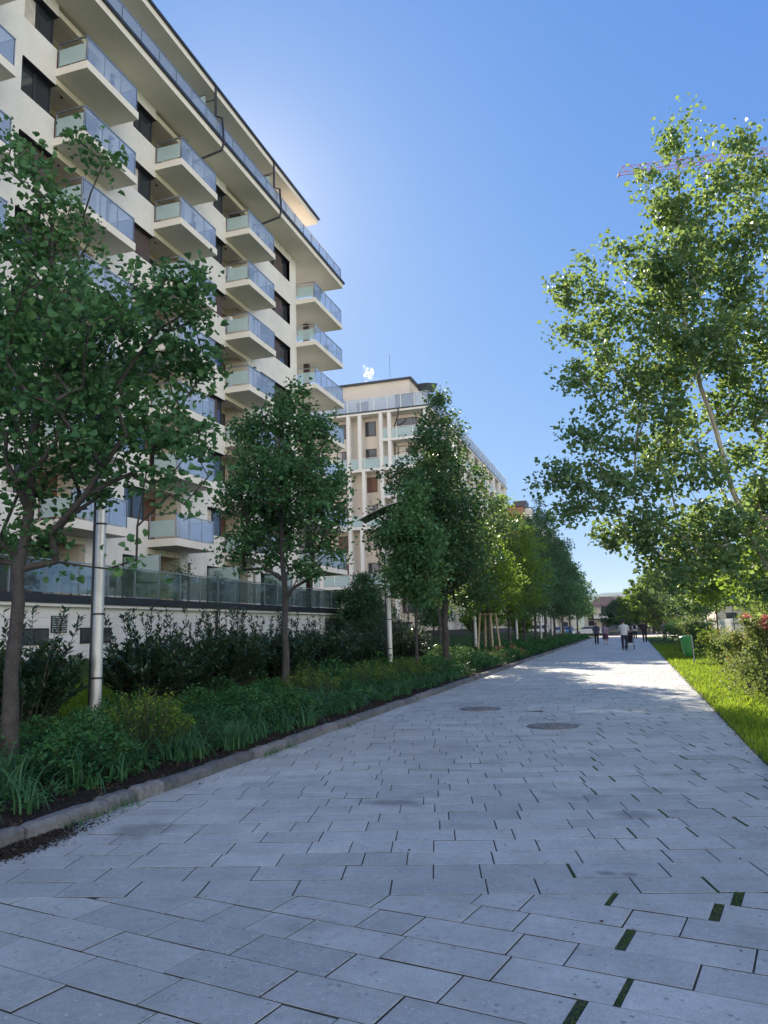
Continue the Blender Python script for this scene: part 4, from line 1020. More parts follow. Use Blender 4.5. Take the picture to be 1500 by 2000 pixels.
rowtree(52.5, TX, 9.0, 4.4, 2.4, 36, 'green tree next along the row after the bright sunlit tree', LEAF, 340, 26, .10, size=.1)
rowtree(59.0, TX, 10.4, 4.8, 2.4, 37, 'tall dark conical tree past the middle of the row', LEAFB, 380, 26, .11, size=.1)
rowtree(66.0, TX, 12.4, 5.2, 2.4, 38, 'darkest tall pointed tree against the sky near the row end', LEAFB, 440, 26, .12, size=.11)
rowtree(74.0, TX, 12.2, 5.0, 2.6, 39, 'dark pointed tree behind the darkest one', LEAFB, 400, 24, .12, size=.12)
rowtree(83.0, TX, 11.0, 5.0, 2.6, 40, 'green tree third from the far end of the left row', LEAF, 340, 24, .12, size=.12)
rowtree(93.0, TX, 10.2, 5.0, 2.6, 41, 'green tree second from the far end of the left row', LEAF, 320, 24, .12, size=.13)
rowtree(106.0, TX, 9.6, 5.4, 2.6, 42, 'farthest tree of the left row beside the parked cars', LEAF, 300, 24, .12, size=.14)
# small trees nearer the buildings
rowtree(44.0, -15.3, 5.0, 3.6, 1.5, 45, 'small round dense tree at the end of the podium', LEAFB, 320, 40, .06, size=.09, group='small trees by the buildings')
rowtree(56.0, -14.0, 5.6, 3.2, 1.9, 46, 'small green tree before the dark fence of the second building', LEAF, 200, 26, .06, size=.1, group='small trees by the buildings')
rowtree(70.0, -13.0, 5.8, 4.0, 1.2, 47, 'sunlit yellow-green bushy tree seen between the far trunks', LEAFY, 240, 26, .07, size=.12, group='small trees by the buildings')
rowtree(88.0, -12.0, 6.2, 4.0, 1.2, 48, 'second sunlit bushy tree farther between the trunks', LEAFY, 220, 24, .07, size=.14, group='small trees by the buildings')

# ================================================================== THE POPLAR ON THE RIGHT
def LP(px, py, dy, r, ry=None, rz=None, Y=15.0):
    p = P(px, py, Y + dy); return (p[0], p[1], p[2], r * 1.2, (ry or r) * 1.2, (rz or r) * 1.2)
lob = [LP(1325, 275, 0, .16, None, .42), LP(1365, 262, .2, .09, None, .2), LP(1445, 290, .2, .17, None, .36), LP(1300, 340, -.1, .38, None, .32), LP(1410, 370, .2, .42, None, .4), LP(1480, 350, .3, .25),
       LP(1300, 430, .1, .5, None, .5), LP(1390, 470, .2, .55, None, .5), LP(1470, 440, -.2, .4), LP(1215, 490, -.2, .3, None, .22), LP(1185, 482, -.2, .12, None, .14), LP(1270, 520, 0, .42), LP(1350, 570, .1, .6), LP(1440, 560, .2, .5),
       LP(1137, 510, .1, .12, None, .26), LP(1110, 560, .1, .24, None, .22), LP(1150, 590, .2, .38, None, .36), LP(1210, 610, .3, .36), LP(1290, 640, 0, .5), LP(1110, 640, -.1, .2, None, .2), LP(1180, 680, -.1, .42, None, .32), LP(1270, 720, -.3, .52, None, .4),
       LP(1370, 680, .4, .5), LP(1460, 660, .1, .42), LP(1140, 740, .2, .36, None, .25), LP(1220, 790, -.2, .5, None, .34), LP(1310, 810, -.5, .5, None, .34), LP(1430, 730, .0, .45, None, .3), LP(1490, 790, .3, .4), LP(1410, 800, .6, .3),
       LP(1120, 850, 0, .28, None, .2), LP(1180, 880, .2, .5, None, .3), LP(1100, 930, .1, .42, None, .26), LP(1200, 950, -.3, .6, None, .34), LP(1300, 960, .1, .45, None, .26), LP(1130, 990, -.2, .38, None, .2), LP(1280, 1030, -.2, .55, None, .3),
       LP(1210, 1040, .5, .42, None, .22), LP(1380, 1060, .2, .55, None, .32), LP(1340, 1110, -.3, .45, None, .28), LP(1450, 1100, -.5, .45, None, .32), LP(1440, 890, .3, .26, None, .2), LP(1480, 960, .2, .3), LP(1290, 1100, .2, .34, None, .2), LP(1240, 1060, 0, .3, None, .14), LP(1500, 1020, .2, .4),
       LP(1560, 700, 0, .6), LP(1570, 500, .2, .6), LP(1590, 900, .3, .7), LP(1580, 1080, 0, .6), LP(1400, 660, -.9, .4), LP(1290, 880, 1.0, .45), LP(1345, 500, -.8, .45), LP(1490, 1160, -.3, .3, None, .2), LP(1370, 1000, .5, .42, None, .26), LP(1400, 930, -.5, .32, None, .24), LP(1350, 880, .4, .36, None, .24), LP(1440, 1020, -.5, .3, None, .24)]
pt = [(2.95, 15.0, 0), (2.72, 15.0, 1.4)] + [tuple(P(x, y, 15.0)) for x, y in ((1466, 1040), (1430, 960), (1400, 850), (1370, 760), (1335, 620), (1325, 450), (1325, 300))]
pop = tree('poplar_tree', 'tall airy poplar with a pale leaning trunk on the right', 'tree', pt, lob, 840, 44, .082, .064, 61, POP, M['barkpale'], sig=.15, ratio=.85, rtip=.0045, droop=.35)

# ================================================================== RIGHT HAND TREES
def young(Y, x, top, wid, base, seed, label, lm=LEAFY, n=130, size=.10, tr=.04):
    return rowtree(Y, x, top, wid, base, seed, label, lm, n, 26, tr, size=size, name='young_tree', group='young trees on the right')
young(27, 4.35, 4.7, 2.0, 2.6, 71, 'young tree with thin stem nearest behind the roses')
young(32, 4.6, 4.9, 2.4, 2.5, 72, 'young yellow-green tree right of the litter bin')
young(37, 3.6, 5.0, 2.6, 2.6, 73, 'young tree directly above the litter bin', n=160)
young(42, 5.4, 5.2, 2.6, 2.6, 74, 'young tree in front of the pale fence, third in its line')
young(48, 4.1, 5.2, 2.6, 2.6, 75, 'young darker tree left of the litter bin', LEAF)
young(54, 6.2, 5.6, 3.0, 2.6, 76, 'young tree half way along the pale fence')
young(60, 4.4, 5.4, 3.0, 2.4, 77, 'young green tree beside the lawn edge', LEAF, 160)
young(68, 5.4, 6.0, 3.2, 2.4, 78, 'yellow-green tree near the low white building')
young(78, 4.6, 6.4, 3.8, 2.2, 79, 'dark tree before the right end of the path', LEAFB, 180, .13)
young(88, 6.8, 6.8, 4.0, 2.2, 80, 'green tree beside the far plaza', LEAF, 180, .14)
rowtree(128, 3.2, 10.0, 10.5, 1.6, 81, 'broad yellow-green tree rising over the far street', LEAFY, 520, 30, .2, size=.24, name='broad_tree', group='trees at the far end')
rowtree(140, 12.5, 9.6, 9, 1.6, 82, 'broad green tree right of the yellow-green one', LEAF, 420, 28, .2, size=.26, name='broad_tree', group='trees at the far end')
rowtree(150, -2.0, 6.5, 7, 1.0, 83, 'dark bushy tree before the pale house at the path end', LEAFB, 320, 26, .2, size=.26, name='broad_tree', group='trees at the far end')
rowtree(72, 13.5, 6.8, 5.5, 1.2, 84, 'hazy green tree behind the low white building', LEAF, 300, 26, .12, size=.16, name='broad_tree', group='trees at the far end')
rowtree(60, 10.6, 6.0, 4.5, 1.0, 85, 'green tree at the right edge behind the rose bed', LEAF, 280, 26, .12, size=.13, name='broad_tree', group='trees at the far end')
rowtree(150, 24, 10.5, 9, 1.6, 86, 'green tree at the far right beyond the houses', LEAF, 300, 26, .2, size=.28, name='broad_tree', group='trees at the far end')

# ================================================================== SHRUBS
def laurel(x, y, h, rad, seed, label, group='cherry laurel bushes of the hedge', shoots=70, extra=10):
    rg = np.random.default_rng(seed); root = empty('laurel_shrub', (x, y, z0(x)), label, 'shrub', group)
    C, D, N, Ls, Vr = [], [], [], [], []; st = MB()
    for s in range(shoots + extra):
        tall = s >= shoots
        a_ = rg.random() * 6.283; rr = rad * math.sqrt(rg.random()); b = np.array([rr * .35 * math.cos(a_), rr * .35 * math.sin(a_), 0])
        hh = h * ((.45 + .5 * rg.random()) * (1 - .3 * (rr / rad) ** 2)) if not tall else h * (1.02 + .22 * rg.random())
        e = np.array([rr * math.cos(a_), rr * math.sin(a_), hh])
        k = int(44 if not tall else 40); t = rg.random(k) ** .7; t = .12 + .88 * t if not tall else .35 + .65 * t
        bend = np.array([0, 0, .12 * h])
        p = b + (e - b) * t[:, None] + np.sin(t * math.pi)[:, None] * bend * .4
        ax = (e - b) / np.linalg.norm(e - b)
        ph = rg.random(k) * 6.283; rad_ = np.stack([np.cos(ph), np.sin(ph), np.zeros(k)], 1)
        d = rad_ * .75 + ax * .75 + rg.normal(size=(k, 3)) * .2
        C.append(p + rad_ * .015); D.append(d); N.append(np.array([0, 0, 1.]) - d * .3 + rg.normal(size=(k, 3)) * .25)
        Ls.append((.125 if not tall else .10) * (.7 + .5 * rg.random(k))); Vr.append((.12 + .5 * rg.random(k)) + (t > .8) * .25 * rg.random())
        st.tube([b, (b + e) / 2 + bend * .4, e], [.012, .009, .004], M['bark'], 4, False)
    C = np.concatenate(C); D = np.concatenate(D); N = np.concatenate(N); Ls = np.concatenate(Ls); v = np.concatenate(Vr).clip(0, 1)
    V, F, k = leaves(C, D, N, Ls, Ls * .36, rg, True, .15)
    link('foliage', nmesh('foliage', V, F, LAUR, np.repeat(v, k)), root); st.obj('stem', root)
    return root
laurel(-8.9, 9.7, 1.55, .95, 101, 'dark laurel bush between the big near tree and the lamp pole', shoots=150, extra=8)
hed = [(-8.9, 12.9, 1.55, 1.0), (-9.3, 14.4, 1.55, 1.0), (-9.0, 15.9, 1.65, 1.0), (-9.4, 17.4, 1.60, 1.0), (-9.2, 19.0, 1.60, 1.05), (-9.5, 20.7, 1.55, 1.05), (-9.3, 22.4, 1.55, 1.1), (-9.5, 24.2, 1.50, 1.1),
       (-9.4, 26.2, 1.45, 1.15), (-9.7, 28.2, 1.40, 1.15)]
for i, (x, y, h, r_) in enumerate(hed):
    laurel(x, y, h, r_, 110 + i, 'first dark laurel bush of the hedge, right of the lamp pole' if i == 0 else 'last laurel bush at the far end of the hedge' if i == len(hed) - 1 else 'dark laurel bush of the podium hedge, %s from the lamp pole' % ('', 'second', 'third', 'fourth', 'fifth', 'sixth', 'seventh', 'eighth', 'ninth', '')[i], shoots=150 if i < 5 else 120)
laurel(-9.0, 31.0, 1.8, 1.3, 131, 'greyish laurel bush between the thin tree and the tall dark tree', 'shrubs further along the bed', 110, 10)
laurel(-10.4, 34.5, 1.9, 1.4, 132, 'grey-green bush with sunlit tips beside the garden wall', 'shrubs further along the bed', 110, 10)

def mound(name, label, x, y, h, r_, seed, material, n=1600, size=.05, ratio=.45, group=None, uptight=.6, cat='shrub', flower=None, detail=False, ry=None):
    """bushy herbaceous plant: whorled leaves on many upright stems under a rounded top"""
    rg = np.random.default_rng(seed); root = empty(name, (x, y, z0(x)), label, cat, group); ry = ry or r_
    ns = max(20, n // 24); a_ = rg.random(ns) * 6.283; q = np.sqrt(rg.random(ns)); tx, ty = q * r_ * np.cos(a_), q * ry * np.sin(a_)
    th = h * (1 - .55 * q ** 2) * (.75 + .35 * rg.random(ns)); si = rg.integers(0, ns, n); t = rg.random(n) ** .55
    C = np.stack([tx[si] * (.55 + .45 * t), ty[si] * (.55 + .45 * t), th[si] * t], 1) + rg.normal(size=(n, 3)) * .02
    ph = rg.random(n) * 6.283; D = np.stack([np.cos(ph), np.sin(ph), uptight * (.4 + rg.random(n))], 1); N = np.array([0, 0, 1.]) + rg.normal(size=(n, 3)) * .4
    L = size * (.65 + .7 * rg.random(n)); V, F, k = leaves(C, D, N, L, L * ratio, rg, detail, .15)
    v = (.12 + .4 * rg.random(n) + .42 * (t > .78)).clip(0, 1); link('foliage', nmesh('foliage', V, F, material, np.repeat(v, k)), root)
    st = MB()
    for i in range(0, ns, 2): st.tube([(tx[i] * .55, ty[i] * .55, 0), (tx[i] * .95, ty[i] * .95, th[i] * .95)], .004, M['bark'], 3, False)
    st.obj('stem', root)
    if flower:
        m2 = flower[1]; idx = rg.choice(ns, min(ns, flower[0]), replace=False); Cf = np.repeat(np.stack([tx[idx], ty[idx], th[idx] + .02], 1), 7, 0) + rg.normal(size=(7 * len(idx), 3)) * flower[2]
        fo = foliage('blossom', Cf, rg, flower[3], m2, root, .9, False)
    return root
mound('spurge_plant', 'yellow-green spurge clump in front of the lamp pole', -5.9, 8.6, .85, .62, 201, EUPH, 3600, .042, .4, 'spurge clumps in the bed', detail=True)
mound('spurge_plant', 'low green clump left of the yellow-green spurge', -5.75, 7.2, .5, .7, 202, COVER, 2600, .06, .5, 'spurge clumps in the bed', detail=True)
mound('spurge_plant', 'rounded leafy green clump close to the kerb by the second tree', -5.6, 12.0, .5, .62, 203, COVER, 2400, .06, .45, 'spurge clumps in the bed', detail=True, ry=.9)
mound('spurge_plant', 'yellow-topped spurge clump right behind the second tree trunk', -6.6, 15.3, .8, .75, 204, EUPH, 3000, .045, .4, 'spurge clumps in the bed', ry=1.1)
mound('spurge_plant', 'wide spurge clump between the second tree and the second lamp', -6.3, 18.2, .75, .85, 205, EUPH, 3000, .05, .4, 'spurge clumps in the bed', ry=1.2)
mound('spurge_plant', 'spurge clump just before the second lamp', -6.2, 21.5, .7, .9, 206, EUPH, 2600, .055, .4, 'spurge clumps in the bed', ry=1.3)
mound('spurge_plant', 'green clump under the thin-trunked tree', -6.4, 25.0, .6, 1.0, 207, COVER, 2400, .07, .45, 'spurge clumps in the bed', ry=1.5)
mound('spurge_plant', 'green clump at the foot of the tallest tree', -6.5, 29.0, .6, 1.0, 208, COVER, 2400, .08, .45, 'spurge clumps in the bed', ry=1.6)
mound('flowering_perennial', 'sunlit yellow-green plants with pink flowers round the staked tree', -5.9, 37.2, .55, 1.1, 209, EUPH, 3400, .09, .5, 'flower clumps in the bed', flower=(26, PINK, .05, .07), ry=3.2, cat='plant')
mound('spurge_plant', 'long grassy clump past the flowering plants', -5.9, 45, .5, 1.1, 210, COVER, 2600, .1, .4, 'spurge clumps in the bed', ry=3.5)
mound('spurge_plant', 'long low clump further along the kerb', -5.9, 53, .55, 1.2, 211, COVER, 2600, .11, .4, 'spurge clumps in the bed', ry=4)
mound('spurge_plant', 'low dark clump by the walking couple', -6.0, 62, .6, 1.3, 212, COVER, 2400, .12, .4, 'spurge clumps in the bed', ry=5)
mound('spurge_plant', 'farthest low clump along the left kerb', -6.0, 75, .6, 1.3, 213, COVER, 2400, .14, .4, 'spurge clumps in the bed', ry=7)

# strap leaved plants and ground cover in the left bed (uncountable)
def blades(name, C, L, Wd, lean, rg, material, seg=4, var=None):
    n = len(C); ph = rg.random(n) * 6.283; dirx = np.stack([np.cos(ph), np.sin(ph), np.zeros(n)], 1); side = np.stack([-np.sin(ph), np.cos(ph), np.zeros(n)], 1)
    V = []
    for i in range(seg + 1):
        t = i / seg; a_ = lean * t ** 1.6
        pos = C + dirx * (L * t * np.sin(a_))[:, None] + np.array([0, 0, 1.]) * (L * t * np.cos(a_ * .9))[:, None]
        wv = Wd * (1 - t ** 2 * .92) * .5; V.append(pos - side * wv[:, None]); V.append(pos + side * wv[:, None])
    V = np.stack(V, 1).reshape(-1, 3); b = (np.arange(n) * 2 * (seg + 1))[:, None]
    F = np.concatenate([b + np.array([[2 * i, 2 * i + 1, 2 * i + 3, 2 * i + 2]]) for i in range(seg)], 0)
    v = rg.random(n) if var is None else var
    return link(name, nmesh(name, V, F, material, np.repeat(v.clip(0, 1), 2 * (seg + 1))))
rg = np.random.default_rng(77); tufts = []
for (x0_, x1_, y0_, y1_, d) in ((-6.3, -5.05, 4.6, 9.5, 11), (-6.2, -5.0, 9.2, 14.5, 12), (-7.2, -5.0, 14, 24, 6), (-7.5, -5.0, 24, 40, 4), (-8.0, -5.0, 40, 60, 2)):
    for _ in range(int((x1_ - x0_) * (y1_ - y0_) * d)):
        x, y = x0_ + (x1_ - x0_) * rg.random(), y0_ + (y1_ - y0_) * rg.random()
        if y < 5.4 and rg.random() < .6: continue
        tufts.append((x, y, d))
C = []; L = []; Vv = []
for x, y, d in tufts:
    k = 15; r_ = .045; s = .75 + .5 * rg.random(); C.append(np.c_[x + rg.normal(size=k) * r_, y + rg.normal(size=k) * r_, np.full(k, z0(x) - .01)]); L.append((.30 + .22 * rg.random(k)) * s); Vv.append(np.full(k, rg.random() * .45) + rg.random(k) * .4)
C = np.concatenate(C); L = np.concatenate(L); Vv = np.concatenate(Vv)
o = blades('strap_leaf_plants', C, L, .016 + .01 * rg.random(len(C)), .5 + 1.3 * rg.random(len(C)), rg, STRAP, 5, Vv)
tag(o, 'dense strap-leaved plants along the left kerb', 'ground cover', kind='stuff')
def cover(name, x0_, x1_, y0_, y1_, n, hgt, size, material, seed, lab, ratio=.5, pw_=1.0, patch=1.3):
    rg = np.random.default_rng(seed); x = x0_ + (x1_ - x0_) * rg.random(n); y = y0_ + (y1_ - y0_) * rg.random(n) ** pw_
    nc = int((x1_ - x0_) * (y1_ - y0_) * .85); sc2 = 1 if y1_ < 30 else 1.5
    cx, cy, cr_, ch_ = x0_ + (x1_ - x0_) * rg.random(nc), y0_ + (y1_ - y0_) * rg.random(nc), (.32 + .42 * rg.random(nc)) * sc2, .35 + .75 * rg.random(nc)
    field = np.zeros(n)
    for q in range(nc): field = np.maximum(field, ch_[q] * (1 - ((x - cx[q]) ** 2 + (y - cy[q]) ** 2) / cr_[q] ** 2))
    keep = (field > .1) | (rg.random(n) < .3); x, y, field = x[keep], y[keep], field[keep]; n = len(x)
    hh = hgt * (.12 + .88 * field) * (.3 + .7 * rg.random(n) ** .6)
    C = np.stack([x, y, np.array([z0(a_) for a_ in x]) + hh], 1); ph = rg.random(n) * 6.283
    D = np.stack([np.cos(ph), np.sin(ph), .5 * rg.normal(size=n)], 1); N = np.array([0, 0, 1.]) + rg.normal(size=(n, 3)) * .45
    L = size * (.6 + .8 * rg.random(n)) * (1 + (y - y0_) / (y1_ - y0_) * .8 * (y1_ - y0_ > 20)); V, F, k = leaves(C, D, N, L, L * ratio, rg, False, .2)
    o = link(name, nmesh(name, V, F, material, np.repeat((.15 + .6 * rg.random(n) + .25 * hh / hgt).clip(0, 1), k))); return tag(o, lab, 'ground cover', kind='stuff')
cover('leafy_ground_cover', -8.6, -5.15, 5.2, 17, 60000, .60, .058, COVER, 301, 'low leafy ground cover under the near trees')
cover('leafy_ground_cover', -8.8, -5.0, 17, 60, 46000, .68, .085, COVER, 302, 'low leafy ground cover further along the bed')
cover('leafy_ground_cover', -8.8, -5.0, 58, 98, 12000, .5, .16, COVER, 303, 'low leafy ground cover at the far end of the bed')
# dead leaves and crumbs on the bare soil along the kerb
rg = np.random.default_rng(88); n = 2600; x = -4.80 - .8 * rg.random(n) ** 1.5; y = 3.2 + 14 * rg.random(n); C = np.stack([x, y, np.array([z0(a_) for a_ in x]) + .015 + .02 * rg.random(n)], 1)
ph = rg.random(n) * 6.283; V, F, k = leaves(C, np.stack([np.cos(ph), np.sin(ph), .25 * rg.normal(size=n)], 1), np.array([0, 0, 1.]) + rg.normal(size=(n, 3)) * .5, .02 + .03 * rg.random(n), .012 + .014 * rg.random(n), rg, False)
M['litter'] = leafmat('leaf_litter', [(.02, .016, .012), (.04, .03, .02), (.07, .05, .03), (.12, .09, .05)], .05, (.1, .08, .04), .9, .2)
tag(link('leaf_litter', nmesh('leaf_litter', V, F, M['litter'], np.repeat(rg.random(n), k))), 'dead leaves lying on the soil beside the kerb', 'leaf litter', kind='stuff')
# spilled soil at the broken kerb: a thin scatter of crumbs, densest against the stones
rg = np.random.default_rng(91); n = 9000
dx = np.abs(rg.normal(size=n)) * .12; dy = rg.normal(size=n) * .36; x = -4.60 + dx * (1 - .25 * np.abs(dy)); y = 4.75 + dy + dx * .9
hp = .018 * np.exp(-dx * 6) * rg.random(n); C = np.stack([x, y, .013 + hp], 1); ph = rg.random(n) * 6.283; L = .008 + .022 * rg.random(n) ** 2
V, F, k = leaves(C, np.stack([np.cos(ph), np.sin(ph), .3 * rg.normal(size=n)], 1), np.array([0, 0, 1.]) + rg.normal(size=(n, 3)) * .5, L, L * .9, rg, False)
M['crumb'] = leafmat('soil_crumbs', [(.018, .015, .013), (.03, .026, .022), (.05, .042, .036), (.08, .068, .058)], .0, (.1, .08, .04), 1, .1)
tag(link('spilled_soil', nmesh('spilled_soil', V, F, M['crumb'], np.repeat(rg.random(n), k))), 'dark soil washed over the paving beside the broken kerb', 'soil', kind='stuff')
# bits of leaf and grit on the paving
n = 150; x = -4.5 + 5.7 * rg.random(n) ** 1.3; y = 2.2 + 16 * rg.random(n) ** 1.4; ph = rg.random(n) * 6.283; L = .008 + .028 * rg.random(n) ** 2
V, F, k = leaves(np.stack([x, y, np.full(n, .017)], 1), np.stack([np.cos(ph), np.sin(ph), .1 * rg.normal(size=n)], 1), np.array([0, 0, 1.]) + rg.normal(size=(n, 3)) * .3, L, L * .6, rg, False)
tag(link('path_debris', nmesh('path_debris', V, F, M['litter'], np.repeat(rg.random(n), k))), 'small bits of leaf and grit lying on the paving', 'debris', kind='stuff')
# weeds in the kerb joint
rg = np.random.default_rng(92); C = []
for y in (5.6, 6.0, 6.35, 9.3, 9.55, 9.9, 12.2, 3.9):
    k = 46; C.append(np.c_[-4.58 + .06 * rg.normal(size=k).clip(-1, 2.2), y + .10 * rg.normal(size=k), np.full(k, .012)])
C = np.concatenate(C); o = blades('kerb_weeds', C, .04 + .07 * rg.random(len(C)), np.full(len(C), .008), .3 + 1.2 * rg.random(len(C)), rg, STRAP, 3); tag(o, 'small weeds sprouting where the paving meets the kerb', 'weeds', kind='stuff')
rg = np.random.default_rng(93); k = 70; o = blades('dry_grass_tuft', np.c_[-5.0 + .05 * rg.normal(size=k), 5.0 + .05 * rg.normal(size=k), np.full(k, .07)], .14 + .16 * rg.random(k), np.full(k, .007), .7 + 1.0 * rg.random(k), rg, DRY, 4); tag(o, 'dry straw-coloured grass tuft at the left corner of the bed', 'grass tuft')

rg = np.random.default_rng(95); n = 5200; x = 1.345 + .07 * rg.normal(size=n); y = 3.5 + 38 * rg.random(n) ** 1.5; ph = rg.random(n) * 6.283; L = (.008 + .02 * rg.random(n)) * (1 + y / 30)
V, F, k = leaves(np.stack([x, y, .02 + .02 * rg.random(n)], 1), np.stack([np.cos(ph), np.sin(ph), .3 * rg.normal(size=n)], 1), np.array([0, 0, 1.]) + rg.normal(size=(n, 3)) * .6, L, L * .4, rg, False)
M['straw'] = leafmat('straw_litter', [(.05, .045, .03), (.10, .085, .05), (.18, .15, .09), (.09, .12, .04)], .1, (.2, .18, .08), .9, .1)
tag(link('edge_litter', nmesh('edge_litter', V, F, M['straw'], np.repeat(rg.random(n), k))), 'dry clippings and dirt along the right edge of the path', 'litter', kind='stuff')
# lawn blades
def lawn(name, n, x0_, x1f, y0_, y1_, L0, seed, label, pw_=1.6, keep=None):
    rg = np.random.default_rng(seed); y = y0_ + (y1_ - y0_) * rg.random(n) ** pw_; x = x0_ + (np.vectorize(x1f)(y) - x0_) * rg.random(n)
    if keep is not None: kx = keep(x, y); x, y = x[kx], y[kx]; n = len(x)
    zz = np.array([z0(a_) for a_ in x]); L = L0 * (.6 + .8 * rg.random(n)) * (1 + y / 60)
    tone = .5 + .3 * np.sin(x * 2.1 + np.sin(y * 1.3) * 1.5) * np.sin(y * .9 + x) + .28 * rg.normal(size=n)
    o = blades(name, np.c_[x, y, zz], L, (.007 + .005 * rg.random(n)) * (1 + y / 14), .2 + .9 * rg.random(n), rg, GRASS, 2, tone); return tag(o, label, 'grass', kind='stuff')
lawn('grass', 66000, 1.27, lambda y: max(1.9, .22 * y + .6), 5.5, 60, .075, 401, 'bright green grass along the right edge of the path')
lawn('grass', 16000, -12.5, lambda y: -8.2, 9, 30, .16, 402, 'shaded grass behind the laurel hedge', 1.2)

# ================================================================== ROSE BED ON THE RIGHT
def rosebush(x, y, h, r_, seed, label, pink=0, copper=30, n=2600, lm=ROSE, size=.05):
    rg = np.random.default_rng(seed); root = empty('rose_bush', (x, y, 0), label, 'shrub', 'rose bushes on the right')
    st = MB(); tips = []
    for i in range(15):
        a_ = rg.random() * 6.283; q = r_ * (.3 + .8 * rg.random()); hh = h * (.6 + .45 * rg.random()); e = np.array([q * math.cos(a_), q * math.sin(a_), hh]); mid = e * .55 + np.array([0, 0, .12 * h])
        st.tube([(0, 0, 0), mid, e], [.012, .008, .005], M['bark'], 5, False); tips.append((mid, e))
        for _ in range(3):
            t = .4 + .5 * rg.random(); b_ = mid * (1 - t) + e * t; e2 = b_ + np.array([rg.normal() * .2, rg.normal() * .2, .15 + .2 * rg.random()]) * r_; st.tube([b_, e2], [.005, .003], M['bark'], 4, False); tips.append((b_, e2))
    st.obj('stem', root); ti = rg.integers(0, len(tips), n); A = np.array([t[0] for t in tips])[ti]; B = np.array([t[1] for t in tips])[ti]; t = rg.random(n)
    C = A + (B - A) * (t * 1.05)[:, None] + rg.normal(size=(n, 3)) * .075 * (r_ + .3)
    low = rg.random(n) < .22; C[low] = np.stack([rg.normal(size=low.sum()) * r_ * .55, rg.normal(size=low.sum()) * r_ * .55, .1 + .5 * h * rg.random(low.sum())], 1)
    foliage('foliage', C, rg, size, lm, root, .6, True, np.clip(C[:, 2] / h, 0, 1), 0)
    if copper:
        ci = rg.integers(0, len(tips), 5); Cc = np.repeat(np.array([tips[i][1] for i in ci]), copper, 0) + rg.normal(size=(5 * copper, 3)) * .06; foliage('young_foliage', Cc, rg, size * .95, COPPER, root, .45, True)
    for i in range(pink):
        e = tips[rg.integers(0, len(tips))][1] + rg.normal(size=3) * .04 + np.array([0, 0, .03]); k = 46; foliage('blossom', e + rg.normal(size=(k, 3)) * .045, rg, .05, PINK, root, .9, True)
    return root
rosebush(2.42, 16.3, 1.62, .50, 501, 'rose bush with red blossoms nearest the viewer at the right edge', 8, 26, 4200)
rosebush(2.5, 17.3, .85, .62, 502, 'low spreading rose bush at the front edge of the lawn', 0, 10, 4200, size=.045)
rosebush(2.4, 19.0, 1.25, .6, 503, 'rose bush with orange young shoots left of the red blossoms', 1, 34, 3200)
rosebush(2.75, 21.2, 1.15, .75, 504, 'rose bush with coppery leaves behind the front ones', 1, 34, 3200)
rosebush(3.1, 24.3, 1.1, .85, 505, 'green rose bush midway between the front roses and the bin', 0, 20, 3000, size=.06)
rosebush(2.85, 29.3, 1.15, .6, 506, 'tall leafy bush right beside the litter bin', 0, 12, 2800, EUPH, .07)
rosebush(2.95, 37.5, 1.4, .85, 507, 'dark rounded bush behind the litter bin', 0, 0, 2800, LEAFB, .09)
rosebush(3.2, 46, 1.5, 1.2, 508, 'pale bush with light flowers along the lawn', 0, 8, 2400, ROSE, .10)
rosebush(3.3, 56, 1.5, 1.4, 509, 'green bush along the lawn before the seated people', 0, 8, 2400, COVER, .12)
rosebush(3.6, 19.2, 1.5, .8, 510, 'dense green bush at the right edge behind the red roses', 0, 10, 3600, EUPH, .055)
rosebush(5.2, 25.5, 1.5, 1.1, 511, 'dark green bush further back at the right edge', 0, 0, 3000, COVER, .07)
rosebush(5.4, 33, 1.7, 1.3, 512, 'green bush against the pale fence on the right', 0, 0, 3000, EUPH, .09)

